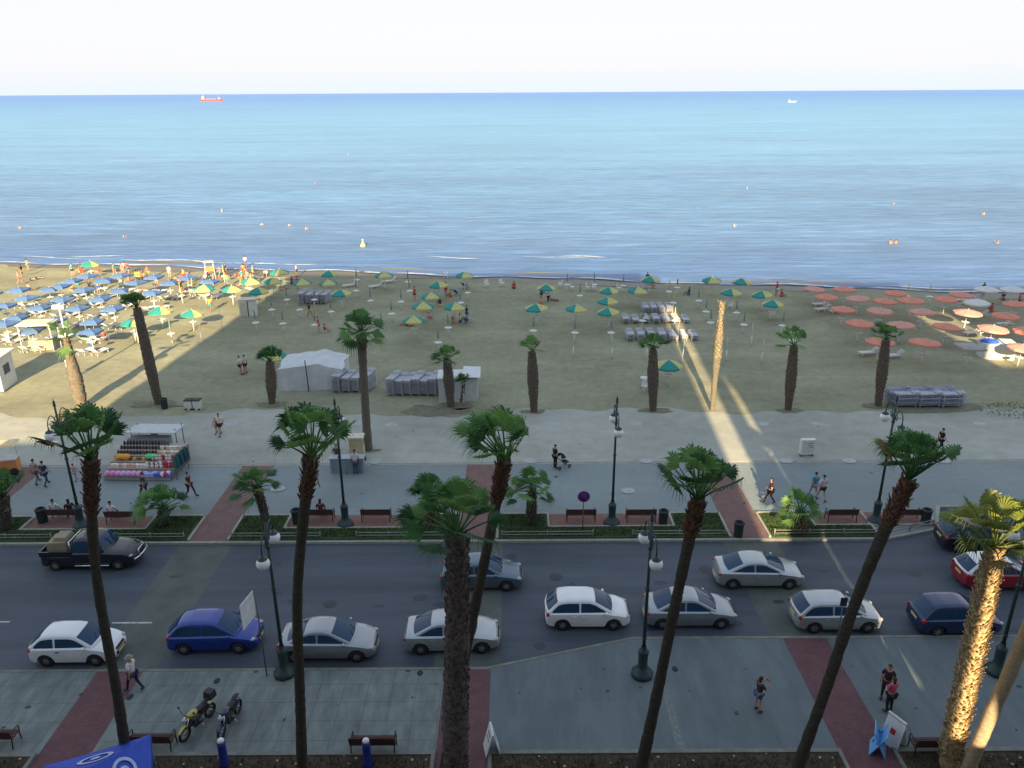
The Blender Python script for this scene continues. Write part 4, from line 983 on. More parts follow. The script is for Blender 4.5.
# pavement boards
def aboard(x, y, rz, label, face, marks, tilt=R(14), h=1.05, w=.62):
    t = empty('pavement_board', (x, y, 0), rz, label, 'pavement sign')
    for s in (1, -1):
        T = Matrix.Translation((0, s*.27, 0)) @ Matrix.Rotation(s*tilt, 4, 'X'); mb = MB(); mb.box((0, 0, h/2), (w, .03, h), T=T)
        o = mb.build('panel', face, t)
        if marks:
            mb = MB()
            for (cx, cz, ww, hh, mi) in marks: mb.box((cx, s*.018, cz), (ww, .006, hh), mi, T=T)
            mb.build('printing', [paint((.45, .03, .05)), paint((.02, .06, .3)), paint((.03, .03, .04))], o)
    return t
g = at(492, 750); aboard(g.x, g.y, R(100), 'white pavement board standing right of the centre brick path', paint((.6, .62, .63), .5), [(0, .8, .35, .06, 2), (0, .6, .4, .04, 2)], w=.7)
g = at(893, 748); aboard(g.x+.1, g.y+.25, R(118), 'white pavement board with a red mark beside the woman in pink', paint((.62, .64, .66), .5), [(0, .62, .20, .22, 0), (.2, .25, .1, .14, 1)], h=1.25, w=.75)
g = at(880, 752); aboard(g.x-.05, g.y+.1, R(64), 'pale blue pavement board with navy spots, leaning beside the white one', paint((.12, .34, .62), .5), [(.2, .75, .12, .12, 1), (-.2, .5, .12, .12, 1), (.15, .25, .12, .12, 1)], h=1.1, w=.8, tilt=R(26))
# blue bollards
def bollard(px, label):
    g = at(px, 766); t = empty('bollard', (g.x, g.y, 0.07), 0, label, 'bollard', 'blue bollards with white tops')
    mb = MB(); mb.lathe([(0, 0), (.19, 0), (.19, .08), (.16, .14), (.145, .9), (.16, .98), (.10, 1.05)], 16); mb.build('post', paint((.02, .035, .24), .4), t)
    mb = MB(); mb.ball((0, 0, 1.12), (.125, .125, .10), 14, 8); mb.build('cap', paint((.7, .7, .72), .4), t)
bollard(225, 'blue bollard in front of the dark blue motorcycle'); bollard(368, 'blue bollard in front of the near bench')
# white board cabinet on the promenade
g = at(806, 456); t = empty('notice_cabinet', g, R(2), 'white square notice cabinet standing alone on the promenade', 'cabinet')
mb = MB(); mb.box((0, 0, .72), (.95, .35, 1.05)); mb.build('cabinet_body', paint((.60, .64, .60), .6), t)
mb = MB(); mb.box((0, -.18, .78), (.8, .01, .8)); f = mb.build('front_panel', paint((.52, .56, .52), .6), t)
mb = MB(); mb.box((.1, -.19, 1.0), (.35, .008, .05)); mb.box((.12, -.19, .85), (.28, .008, .05)); mb.box((.2, -.19, .72), (.16, .008, .08)); mb.build('printing', paint((.2, .22, .24)), f)
for s in (-1, 1):
    mb = MB(); mb.box((s*.4, 0, .1), (.07, .3, .2)); mb.build('leg', m_pole, t)

# ------------------------------------------------------------------ blue canopy at the bottom left
m_can = M('blue_canvas', (0.016, 0.055, 0.40), 0.65, scale=2, var=.15, bump=.3, stretch=(3, 1, 1)); m_logo = paint((.34, .40, .62), .6)
g = at(137, 744, 2.9); S = 1.6
t = empty('blue_canopy', (g.x-.75, g.y-1.35, 0), R(24), 'bright blue square canopy with pale round emblems at the bottom left', 'canopy')
mb = MB(); zt = 3.35; ze = 2.55
cor = [(-S, -S), (S, -S), (S, S), (-S, S)]
def roofz(u): return ze+(zt-ze)*u+.06*math.sin(u*math.pi)*-1
for k in range(4):
    a, b_ = cor[k], cor[(k+1) % 4]
    def fp(u, v, a=a, b_=b_): 
        e = (a[0]+(b_[0]-a[0])*v, a[1]+(b_[1]-a[1])*v); return (e[0]*(1-u), e[1]*(1-u), roofz(u)-.05*math.sin(v*math.pi)*(1-u))
    mb.grid(fp, 8, 8, smooth=True)
    def vp(u, v, a=a, b_=b_):
        e = (a[0]+(b_[0]-a[0])*v, a[1]+(b_[1]-a[1])*v); return (e[0]*1.004, e[1]*1.004, roofz(0)-.05*math.sin(v*math.pi)-u*(.30+.03*math.cos(v*24)))
    mb.grid(vp, 2, 16, smooth=True)
cn = mb.build('canopy_roof', m_can, t)
for k in range(4):
    a, b_ = cor[k], cor[(k+1) % 4]; mx_, my_ = (a[0]+b_[0])/2, (a[1]+b_[1])/2
    mb = MB(); nrm = Vector((mx_, my_, 0)).normalized(); tx = Vector((-nrm.y, nrm.x, 0)); c = Vector((mx_*.55, my_*.55, roofz(.45)+.022)); dn = (Vector((mx_, my_, ze))-Vector((0, 0, zt))).normalized()
    def em(u, v):
        a = u*2*math.pi; r_ = .34+.13*v; return c+tx*math.cos(a)*r_*1.15+dn*math.sin(a)*r_*.8
    mb.grid(em, 24, 1); 
    mb.add([c+tx*.16*math.cos(q*math.pi/3)+dn*.14*math.sin(q*math.pi/3)+Vector((0, 0, .006)) for q in range(6)], [tuple(range(6))])
    mb.build('emblem', m_logo, cn)
for c in cor:
    mb = MB(); mb.tube([(c[0]*.97, c[1]*.97, 0), (c[0]*.97, c[1]*.97, ze)], .03, 8); mb.build('leg', m_rail, t)
# dark pebble-like scraps on the pavement
mb = MB()
for px, py in ((420, 673), (675, 669), (217, 681), (130, 697)):
    g = at(px, py); mb.ball((g.x, g.y, .01), (.13, .18, .025), 8, 4)
tag(mb.build('pavement_stain', paint((.03, .04, .045), .9)), kind='structure')
# ------------------------------------------------------------------ beach umbrellas
m_teal = M('teal_canvas', (0.03, 0.27, 0.25), .8, scale=5, trans=.15); m_yel = M('yellow_canvas', (0.52, 0.50, 0.20), .8, scale=5, trans=.15)
m_orng = M('orange_canvas', (0.62, 0.25, 0.18), .85, scale=2, var=.12, trans=.12); m_orng2 = M('faded_orange_canvas', (0.58, 0.30, 0.25), .85, scale=2, var=.12, trans=.12)
m_bluc = M('blue_canvas_umbrella', (0.09, 0.18, 0.38), .85, scale=2, var=.2, trans=.1); m_whc = M('white_canvas', (0.62, 0.64, 0.64), .85, scale=2, var=.08, trans=.15)
m_wpl = M('white_plastic', (0.62, 0.63, 0.62), .5, scale=4, var=.06); m_gry = M('grey_canvas', (.32, .31, .30), .85, scale=3)
m_gpl = M('grey_green_pole', (.17, .24, .2), .6, scale=4)
def make_umb(name, cat, mats, kind, R_, H_, drop, tray=True, group=None):
    t = empty(name, (0, 0, 0), 0, name, cat, group)
    mb = MB(); mb.tube([(0, 0, 0), (0, 0, 1.1)], .05, 6); mb.tube([(0, 0, 1.1), (0, 0, H_+.08)], .024, 6); mb.build('pole', m_wpl, t)
    mb = MB()
    if kind == 'oct':
        for k in range(8):
            a0, a1 = k*math.pi/4, (k+1)*math.pi/4
            def fp(u, v, a0=a0, a1=a1):
                a = a0+(a1-a0)*v; sag = 1-.05*math.sin(v*math.pi); r_ = R_*u*sag; return (r_*math.cos(a), r_*math.sin(a), H_-drop*(u**1.25)-.03*math.sin(v*math.pi)*u)
            mb.grid(fp, 4, 2, (0 if (k//2) % 2 == 0 else 1) if len(mats) > 1 else 0, smooth=False)
            mb.grid(lambda u, v, a0=a0, a1=a1: (R_*(1-.05*math.sin(v*math.pi))*math.cos(a0+(a1-a0)*v), R_*(1-.05*math.sin(v*math.pi))*math.sin(a0+(a1-a0)*v), H_-drop-.03*math.sin(v*math.pi)-.14*u), 1, 2, (0 if (k//2) % 2 == 0 else 1) if len(mats) > 1 else 0, smooth=False)
    else:
        for k in range(4):
            a0 = k*math.pi/2+math.pi/4
            A = Vector((math.cos(a0), math.sin(a0), 0))*R_*1.25; B = Vector((math.cos(a0+math.pi/2), math.sin(a0+math.pi/2), 0))*R_*1.25
            def fp(u, v, A=A, B=B): p = A.lerp(B, v)*u; return (p.x, p.y, H_-drop*u*u-.04*math.sin(v*math.pi)*u)
            mb.grid(fp, 4, 4, 0, smooth=True); mb.grid(lambda u, v, A=A, B=B: (A.lerp(B, v).x, A.lerp(B, v).y, H_-drop-.04*math.sin(v*math.pi)-.16*u), 1, 4, 0)
    cn = mb.build('canopy', mats, t)
    mb = MB(); n = 8 if kind == 'oct' else 4
    for k in range(n):
        a = k*2*math.pi/n+(math.pi/4 if n == 4 else 0); q = R_*(1.2 if n == 4 else .95)*.97
        mb.tube([(0, 0, H_-.06), (q*math.cos(a), q*math.sin(a), H_-drop-.03)], .010, 4); mb.tube([(0, 0, H_-.55), (q*.5*math.cos(a), q*.5*math.sin(a), H_-drop*.45-.03)], .008, 4)
    mb.build('ribs', m_wpl, cn)
    if tray:
        mb = MB(); mb.lathe([(0, 0), (.34, 0), (.38, .06), (.36, .06), (.33, .03), (0, .03)], 12, (0, 0, .92)); mb.build('tray', m_wpl, t)
    return t
def make_closed(name, mat, tray=True, up=True):
    t = empty(name, (0, 0, 0), 0, name, 'closed umbrella')
    mb = MB(); mb.tube([(0, 0, 0), (0, 0, 1.1)], .05, 6); mb.tube([(0, 0, 1.1), (0, 0, 2.3)], .022, 6); mb.build('pole', m_wpl, t)
    if up:
        mb = MB(); mb.lathe([(.02, 2.4), (.05, 2.25), (.07, 1.9), (.10, 1.5), (.09, 1.35), (.02, 1.33)], 8, flute=-.25); mb.build('folded_canopy', mat, t)
    if tray:
        mb = MB(); mb.lathe([(0, 0), (.34, 0), (.38, .06), (.36, .06), (.33, .03), (0, .03)], 12, (0, 0, .92)); mb.build('tray', m_wpl, t)
    return t
EDG = (99, 92, 84, 76, 68)
RN = ['row nearest the water', 'second row from water', 'third row from water', 'fourth row from water', 'fifth row from water', 'row nearest the promenade']
def scatter(proto, pts, z, what, group, jit=0.0, scl=(1, 1)):
    out = []; r = random.Random(len(pts))
    for i, (px, py) in enumerate(pts):
        g = at(px, py, z); o = proto if i == 0 else dup(proto)
        o.location = (g.x, min(g.y, shore_y(g.x)-.8), 0.03); o.rotation_euler = (r.uniform(-.03, .03), r.uniform(-.05, .05), r.uniform(-jit, jit)); s = r.uniform(*scl); o.scale = (s, s, s); o['group'] = group; out.append(o)
    row_labels(out, what, EDG, RN); return out
GY = [(89, 263), (204, 286), (231, 287), (160, 309), (191, 311), (132, 320), (250, 280), (279, 271), (272, 279), (258, 290), (302, 280), (329, 271), (328, 280), (341, 291), (384, 273),
      (439, 282), (431, 293), (423, 304), (414, 317), (454, 304), (464, 273), (546, 285), (537, 306), (576, 306), (609, 288), (608, 298), (609, 309), (637, 288), (650, 277), (712, 278), (741, 280),
      (731, 290), (763, 292), (773, 301), (669, 362), (274, 352)]
gyU = scatter(make_umb('beach_umbrella', 'umbrella', [m_teal, m_yel], 'oct', 1.14, 2.25, .48), GY, 2.15, 'open umbrella in teal and yellow panels', 'teal and yellow umbrellas', 0.7, (.97, 1.08))
OR = [(814, 287), (827, 295), (845, 288), (859, 297), (843, 307), (860, 322), (880, 309), (885, 299), (880, 340), (902, 323), (897, 291), (912, 300), (923, 310), (946, 297), (961, 293),
      (967, 312), (946, 325), (925, 342), (992, 328), (1006, 314), (1017, 302), (1022, 345), (1030, 330)]
orU = scatter(make_umb('beach_umbrella', 'umbrella', [m_orng], 'oct', 1.27, 2.2, .30), OR, 2.1, 'open salmon orange umbrella', 'salmon orange umbrellas', 0.5, (.97, 1.08))
for o in orU[::3]:
    for ch in o.children:
        if ch.name.startswith('canopy'): ch.material_slots[0].link = 'OBJECT'; ch.material_slots[0].material = m_orng2
BL = [(88, 275), (72, 280), (103, 280), (121, 275), (118, 290), (85, 289), (99, 298), (62, 298), (48, 288), (113, 308), (77, 307), (39, 307), (27, 297), (19, 289), (16, 317), (4, 304), (54, 319),
      (92, 320), (31, 329), (90, 331), (154, 276), (187, 277), (169, 282), (136, 282), (152, 292), (209, 280), (5, 322), (60, 286), (-12, 310), (-10, 292)]
blU = scatter(make_umb('beach_umbrella', 'umbrella', [m_bluc], 'sq', 0.98, 2.15, .25), BL, 2.05, 'open blue umbrella', 'blue umbrellas at the left', 0.3, (.97, 1.05))
whU = scatter(make_umb('beach_umbrella', 'umbrella', [m_whc], 'oct', 1.3, 2.2, .4, False), [(987, 287), (1014, 287), (978, 300)], 2.1, 'open white umbrella', 'white umbrellas at the right', .3)
grU = scatter(make_umb('beach_umbrella', 'umbrella', [m_gry], 'sq', 1.1, 2.2, .25), [(970, 345)], 2.1, 'open grey umbrella beside the white booth', 'grey umbrella'); grU[0]['label'] = 'open grey umbrella beside the white booth with a blue top'
CL = [(287, 300), (272, 310), (300, 310), (314, 300), (331, 312), (283, 324), (315, 325), (356, 291), (357, 280), (382, 327), (371, 301), (256, 323), (408, 282), (410, 291), (401, 302),
      (392, 314), (468, 293), (461, 303), (448, 328), (438, 343), (567, 285), (580, 296), (595, 285), (623, 286), (533, 331), (575, 333), (611, 333), (677, 288), (699, 301), (706, 312), (711, 323),
      (737, 313), (744, 325), (782, 326), (792, 341), (171, 334), (137, 334), (642, 321)]
scatter(make_closed('closed_umbrella', m_gpl), CL, .95, 'closed umbrella pole with a round white tray', 'closed umbrellas with white trays')
CY = [(669, 292), (673, 303), (675, 321), (182, 296), (224, 276), (253, 276), (906, 296), (930, 297), (192, 290), (248, 288)]
scatter(make_closed('closed_umbrella', m_yel), CY, .95, 'closed yellow umbrella in the sun', 'closed yellow umbrellas')
BP = [(573, 358), (612, 359), (677, 347), (751, 347), (761, 364), (726, 362), (646, 360), (682, 361), (202, 343), (223, 331), (88, 341), (135, 343)]
scatter(make_closed('umbrella_pole', m_wpl, False, False), BP, 0, 'bare white umbrella pole', 'bare umbrella poles')

# ------------------------------------------------------------------ sunbeds
def lounger_mesh(mat, nm, back=.3):
    mb = MB()
    for s in (-1, 1):
        mb.box((0, s*.31, .27), (1.9, .045, .05))
        for xx in (-.75, .7): mb.box((xx, s*.31, .13), (.05, .05, .26))
    for k in range(8): mb.box((-.88+k*.165, 0, .30), (.12, .58, .025))
    for k in range(4):
        x = .46+k*.13; mb.box((x, 0, .34+k*.13*back*1.6), (.11, .58, .025), T=None)
    mb.tube([(.42, -.29, .3), (.98, -.29, .3+.56*back*1.6)], .02, 4); mb.tube([(.42, .29, .3), (.98, .29, .3+.56*back*1.6)], .02, 4)
    me = mb.mesh(nm); me.materials.append(mat); return me
me_w = lounger_mesh(m_wpl, 'sunbed_white', .5); me_s = lounger_mesh(M('sunbed_plastic', (.40, .42, .47), .55, scale=4), 'sunbed_flat', .12); me_d = lounger_mesh(M('sunbed_dark', (.20, .24, .33), .5, scale=4, var=.3), 'sunbed_dark', .12)
def bed(me, x, y, z, rz, label, group):
    o = bpy.data.objects.new('sunbed', me); C.objects.link(o); o.location = (x, y, z); o.rotation_euler = (0, 0, rz); return tag(o, label, 'sunbed', group)
def stacks(px0, px1, py, cols, high, rz, me, label, group, dz=.15, depth=1, seed=1, dy=.75):
    r = random.Random(seed); a = at(px0, py); b_ = at(px1, py)
    for c in range(cols):
        f = (c+.5)/cols; x = a.x+(b_.x-a.x)*f; y = a.y+(b_.y-a.y)*f
        for d in range(depth):
            h = high-r.randrange(0, 2)
            for k in range(h): bed(me if k % 2 == 0 or me is not me_d else me_s, x+r.uniform(-.03, .03), y+d*dy+r.uniform(-.04, .04), .02+k*dz, rz+r.uniform(-.03, .03), label, group)
stacks(300, 330, 303, 4, 8, R(80), me_s, 'pale grey sunbed in the far stack near the sun edge, left', 'sunbeds stacked near the sun edge')
stacks(336, 374, 390, 4, 9, R(75), me_s, 'pale grey sunbed in the stack against the right side of the white tent', 'sunbeds stacked beside the white tent')
stacks(390, 440, 393, 6, 9, R(75), me_s, 'pale grey sunbed in the long stack left of the white cabin', 'sunbeds stacked beside the white cabin')
stacks(641, 672, 312, 4, 4, R(90), me_s, 'pale grey sunbed in the back row of low stacks by the sun strip', 'sunbeds in the back row by the sun strip')
stacks(620, 690, 322, 7, 3, R(90), me_s, 'pale grey sunbed in the middle row of low stacks by the sun strip', 'sunbeds in the middle row by the sun strip')
stacks(624, 698, 339, 7, 4, R(90), me_s, 'pale grey sunbed in the front row of low stacks by the sun strip', 'sunbeds in the front row by the sun strip')
stacks(893, 961, 407, 3, 6, R(2), me_d, 'dark bluish sunbed in the long stack right of the promenade palm', 'dark stacked sunbeds at the right', depth=3, dz=.17)
# loose sunbeds in pairs under the blue umbrellas
pool = []
for i, o in enumerate(blU[:28]):
    for s in (-1, 1):
        pool.append(bed(me_w, o.location.x+s*.7+.25, o.location.y-.5+rnd.uniform(-.3, .3), .03, R(-100)+rnd.uniform(-.15, .15), None, 'white sunbeds under the blue umbrellas'))
row_labels(pool[::2], 'left one of a pair of white sunbeds under a blue umbrella', EDG, RN) if False else None
for o in pool: o['label'] = 'white sunbed under or beside a blue umbrella'
for (px, py, rz, l) in ((822, 311, 20, 'white sunbed below the third orange umbrella row, left'), (837, 313, 15, 'greenish sunbed beside the closest left orange umbrella'), (868, 355, 10, 'pale sunbed left of the promenade-side orange umbrella'),
                        (893, 358, 10, 'pale sunbed right of the promenade-side orange umbrella'), (350, 287, 30, 'grey sunbed under closed poles near the water'), (376, 288, 30, 'grey sunbed beside the umbrella near the water'),
                        (389, 283, 25, 'grey sunbed near the water left of the closed yellow poles'), (955, 302, 0, 'sunlit sunbed under the pale orange umbrella'), (966, 302, 5, 'sunlit sunbed beside the pale orange umbrella'),
                        (978, 316, -10, 'white sunbed right of a sunlit orange umbrella'), (1004, 326, 15, 'sunbed below the wide orange umbrella at the right'), (972, 335, 10, 'sunlit sunbed in front of the white booth'),
                        (820, 306, 10, 'white sunbed under the second orange umbrella')):
    g = at(px, py); bed(me_w, g.x, g.y, .03, R(rz), l, 'loose sunbeds')
# ------------------------------------------------------------------ plastic chairs
def make_chair():
    t = empty('plastic_chair', (0, 0, 0), 0, 'c', 'chair', 'white plastic chairs')
    mb = MB(); mb.box((0, 0, .43), (.48, .46, .04)); mb.build('seat', m_wpl, t)
    mb = MB(); mb.box((0, -.23, .66), (.46, .035, .42)); mb.build('backrest', m_wpl, t)
    for a in (-1, 1):
        for b_ in (-1, 1):
            mb = MB(); mb.tube([(a*.2, b_*.18, .42), (a*.24, b_*.23, 0)], .024, 5); mb.build('leg', m_wpl, t)
        mb = MB(); mb.tube([(a*.24, -.22, .62), (a*.26, .18, .63), (a*.24, .2, .43)], .02, 5); mb.build('armrest', m_wpl, t)
    return t
ch0 = make_chair()
CH = [((646, 392), 'white plastic chair left of the mid-beach palm trunk'), ((487, 288), 'white chair near the water, left of a pair'), ((502, 287), 'white chair near the water, right of a pair'), ((560, 288), 'white chair near the water beside a swimmer'),
      ((572, 291), 'white chair left of the closed umbrella near the water'), ((588, 291), 'low white chair by the waterline'), ((594, 291), 'white chair between closed umbrellas by the waterline'), ((619, 292), 'white chair right of the closed umbrella at the waterline'),
      ((730, 310), 'white chair under the teal umbrella right of the dead trunk'), ((772, 318), 'white chair under the teal umbrella left of the orange ones'), ((446, 279), 'white chair behind the teal umbrella near the water'), ((244, 371), 'white chair beside two people on the sand')]
for i, (p, l) in enumerate(CH):
    g = at(*p); o = ch0 if i == 0 else dup(ch0); o.location = (g.x, g.y, .03); o.rotation_euler = (0, 0, rnd.uniform(-2, 2)+math.pi); o['label'] = l; o.scale = (1.15,)*3
g = at(644, 388); t = empty('round_table', g, 0, 'small round white table beside the white plastic chair and palm', 'table')
g = at(651, 386); t.location = (g.x-.6, g.y, .03); mb = MB(); mb.lathe([(0, .70), (.36, .70), (.36, .73), (0, .73)], 14); mb.build('table_top', m_wpl, t); mb = MB(); mb.tube([(0, 0, 0), (0, 0, .7)], .04, 6); mb.lathe([(.25, 0), (.05, .06)], 8); mb.build('leg', m_wpl, t)
# blue deckchairs among the teal umbrellas
m_cb = M('blue_towel', (.05, .22, .45), .9, scale=2)
for px, py, l in ((457, 294), (462, 290), (468, 287), (466, 322)) and [(457, 295, 'blue deckchair beside the reddish towel people'), (465, 288, 'blue deckchair behind the first blue one'), (467, 323, 'teal deckchair at the feet of the sitting group')]:
    g = at(px, py); t = empty('deckchair', (g.x, g.y, .03), rnd.uniform(-.6, .6), l, 'deckchair', 'deckchairs among the teal umbrellas')
    mb = MB(); mb.grid(lambda u, v: (-.28+.56*v, -.55+1.1*u, .30+.7*max(0, .45-u)*1.4-.10*math.sin(u*3.14)), 6, 1); mb.build('fabric', m_cb, t)
    mb = MB()
    for s in (-.3, .3): mb.tube([(s, -.6, 1.0), (s, .6, .05)], .022, 5); mb.tube([(s, -.5, 0), (s, .45, .45)], .022, 5)
    mb.build('frame', m_wpl, t)

# ------------------------------------------------------------------ tents and cabins
m_tarp = M('white_tarpaulin', (0.50, 0.535, 0.55), .6, scale=1.3, var=.10, bump=.5, detail=6)
a = at(280, 391); b_ = at(344, 391); yb_ = at(300, 391).y
t = empty('white_tent', ((a.x+b_.x)/2-.1, yb_, 0), 0, 'large white tarpaulin tent left of the stacked sunbeds', 'tent')
w = (b_.x-a.x)/2; mb = MB()
def tent(u, v):
    x = -w+2*w*u; z = 2.1+.28*math.sin(u*math.pi)+.2*math.exp(-((u-.62)*7)**2)+.07*math.sin(u*23)*math.sin(v*9); return (x+.1*math.sin(v*8), .2+3.0*v, z-.30*(1-v))
mb.grid(tent, 24, 12); mb.build('tent_roof', m_tarp, t)
mb = MB(); mb.grid(lambda u, v: (tent(u, 0)[0], .2-.14*v+.05*math.sin(u*31), tent(u, 0)[2]*(1-v)), 24, 6); mb.grid(lambda u, v: (-w, .2+3*u, tent(0, u)[2]*(1-v)), 6, 3); mb.grid(lambda u, v: (w, .2+3*u, tent(1, u)[2]*(1-v)), 6, 3); mb.build('tent_wall', m_tarp, t)
mb = MB(); mb.tube([(-w*.05, -.1, 0), (-w*.08, -.1, 2.7)], .04, 6); mb.build('tent_pole', m_iron, t)
a = at(439, 403); b_ = at(478, 403)
t = empty('white_cabin', ((a.x+b_.x)/2, a.y+.1, 0), R(1.5), 'white roofed beach cabin behind two palms', 'cabin')
w = (b_.x-a.x)/2; mb = MB()
mb.box((-w*.35, .9, 1.0), (w*1.3, 1.9, 2.0)); mb.box((w*.6, 1.1, .95), (w*.8, 1.9, 1.9)); mb.build('wall', m_tarp, t)
mb = MB(); mb.box((-w*.35, .9, 2.05), (w*1.4, 2.1, .09)); mb.box((w*.62, 1.1, 2.2), (w*.9, 2.6, .07), T=Matrix.Rotation(R(3), 4, 'Y')); mb.build('roof', paint((.58, .61, .62), .6), t)
mb = MB(); mb.box((w*.6, .14, .9), (.8, .02, 1.6)); d = mb.build('door', paint((.5, .53, .54), .6), t); mb = MB(); mb.ball((w*.6+.3, .11, .9), .03, 6, 4); mb.build('handle', m_iron, d)
g = at(985, 361); t = empty('beach_booth', (g.x+.9, g.y+1, 0), R(-12), 'white booth with bright blue top beside the grey umbrella', 'booth')
mb = MB(); mb.box((0, 0, .75), (1.7, 1.5, 1.5), top=1.06); mb.box((1.35, .1, .78), (1.0, 1.6, 1.5), top=1.03); mb.build('wall', m_whc, t)
mb = MB(); mb.ball((-.2, 0, 1.52), (.8, .7, .25), 12, 8); mb.build('cover', paint((.03, .10, .50), .7), t); mb = MB(); mb.box((1.35, .1, 1.56), (1.1, 1.7, .06)); mb.build('roof', m_whc, t)
g = at(249, 316); t = empty('changing_cabin', (g.x, g.y, 0), R(10), 'white changing cabin at the edge of the sunlit sand', 'cabin')
mb = MB(); mb.box((-.45, 0, .95), (.85, 1.0, 1.9)); mb.box((.5, .1, .95), (.8, 1.0, 1.9)); mb.build('wall', m_whc, t); mb = MB(); mb.box((0, .05, 1.95), (2.0, 1.3, .07)); mb.build('roof', paint((.55, .5, .42), .7), t); mb = MB(); mb.box((-.45, -.51, .85), (.6, .02, 1.5)); mb.build('door', paint((.45, .42, .36), .7), t)
# lifeguard tower in the waterline crowd
g = at(211, 279); t = empty('lifeguard_tower', (g.x, g.y, 0), R(20), 'lifeguard tower with a white roof and orange panels among the bathers', 'lifeguard tower')
mb = MB()
for a in (-1, 1):
    for b_ in (-1, 1): mb.tube([(a*.8, b_*.8, 0), (a*.6, b_*.6, 2.9)], .06, 6)
mb.build('leg', m_whc, t); mb = MB(); mb.box((0, 0, 1.5), (1.4, 1.4, .1)); mb.box((0, -.66, 1.9), (1.3, .05, .7)); mb.box((-.66, 0, 1.9), (.05, 1.3, .7)); mb.build('platform', paint((.55, .2, .08), .7), t)
mb = MB(); mb.box((0, 0, 2.95), (1.8, 1.8, .12), top=.8); mb.build('roof', paint((.42, .42, .42)), t); t.scale = (.8, .8, .8)
# pavilion and white hut at the left, and the tall pale mast
g = at(40, 352); t = empty('beach_pavilion', (g.x, g.y, 0), R(6), 'flat cream canopy roof on posts among the blue umbrellas', 'pavilion')
mb = MB(); mb.box((0, .6, 2.72), (3.1, 1.9, .14)); mb.box((0, .6, 2.83), (2.7, 1.6, .08)); mb.build('roof', paint((.60, .56, .42), .7), t)
for a in (-1.4, 1.4):
    for b_ in (-.2, 1.4): mb = MB(); mb.tube([(a, b_, 0), (a, b_, 2.68)], .05, 6); mb.build('post', m_wpl, t)
mb = MB(); mb.box((0, .7, .5), (2.2, .5, 1.0)); mb.build('counter', paint((.3, .27, .22), .7), t)
g = at(-4, 392); t = empty('white_hut', (g.x-.6, g.y, 0), R(8), 'bright white beach hut at the left edge', 'hut')
mb = MB(); mb.box((0, 1.2, 1.4), (2.4, 2.6, 2.8)); mb.build('wall', m_whc, t); mb = MB(); mb.box((0, 1.2, 2.86), (2.9, 3.1, .12)); mb.build('roof', paint((.66, .64, .56), .7), t)
mb = MB(); mb.box((.3, -.11, 1.0), (.9, .03, 2.0)); d = mb.build('door', paint((.42, .44, .45), .6), t); mb = MB(); mb.ball((.6, -.14, 1.0), .04, 6, 4); mb.build('handle', m_iron, d); mb = MB(); mb.box((1.21, 1.2, 1.6), (.03, 1.0, .8)); mb.build('window', m_glass, t)
g = at(8, 474); t = empty('ice_cream_cart', (g.x, g.y, 0), R(15), 'orange and white vending cart in the sun at the left edge', 'cart')
mb = MB(); mb.box((0, 0, .65), (1.5, .8, .9)); mb.build('cart_body', paint((.55, .22, .08), .6), t); mb = MB(); mb.box((0, 0, 1.14), (1.6, .9, .07)); mb.build('counter', m_whc, t)
mb = MB(); mb.box((0, 0, 2.15), (1.9, 1.2, .10), top=.8); mb.build('roof', paint((.66, .50, .30), .6), t)
for a in (-.7, .7):
    mb = MB(); mb.tube([(a, .3, 1.15), (a, .3, 2.12)], .025, 6); mb.build('post', m_wpl, t); mb = MB(); mb.lathe([(0, -.04), (.26, -.04), (.28, 0), (.26, .04), (0, .04)], 16, (a*.8, -.43, .28), axis='Y'); mb.build('wheel', m_tyre, t)
b_ = at(76, 378); tp = plane(59, 308, b_.y); t = empty('flood_light_mast', b_, 0, 'thin pale leaning mast with a head, above the stout sunlit trunk', 'mast')
mb = MB(); mb.tube([(0, 0, 0), tp-b_], [.11, .07], 8); mb.build('pole', m_wpl, t); mb = MB(); mb.box(tp-b_+Vector((.0, 0, .1)), (1.0, .4, .3)); mb.build('lamp_head', m_whc, t)
mb = MB(); mb.box((-.2, -.2, 1.3), (.5, .3, .9)); mb.build('control_box', m_wpl, t)

# ------------------------------------------------------------------ grey kiosk counter and popcorn cart
g = at(331, 473); h_ = at(364, 473); t = empty('kiosk_counter', ((g.x+h_.x)/2, g.y+.25, 0), R(0), 'blue-grey kiosk counter beside the lamp on the promenade', 'kiosk')
w = h_.x-g.x; mb = MB(); mb.box((0, 0, .5), (w, .55, 1.0)); mb.build('counter', paint((.20, .25, .30), .6), t)
mb = MB(); mb.box((0, 0, 1.03), (w+.1, .65, .05)); mb.build('counter_top', paint((.33, .38, .42), .5), t)
mb = MB()
for k in range(5): mb.box((-w/2+w*(k+.5)/5, -.283, .5), (.02, .015, .9))
mb.build('panel_strips', paint((.13, .17, .2), .6), t)
g = at(357, 461); t = empty('popcorn_cart', (g.x, g.y+.3, 0), R(3), 'cream box-shaped food cart behind the kiosk counter', 'food cart')
mb = MB(); mb.box((0, 0, .6), (.95, .7, .8)); mb.build('cart_body', paint((.5, .46, .3), .6), t); mb = MB(); mb.box((0, 0, 1.32), (.9, .65, .62)); mb.build('glass_case', paint((.45, .42, .26), .2), t); mb = MB(); mb.box((0, 0, 1.68), (1.05, .8, .1)); mb.build('roof', paint((.58, .56, .44), .6), t)
for a in (-.4, .4): mb = MB(); mb.lathe([(0, -.03), (.2, -.03), (.22, 0), (.2, .03), (0, .03)], 14, (a, -.38, .22), axis='Y'); mb.build('wheel', m_tyre, t)

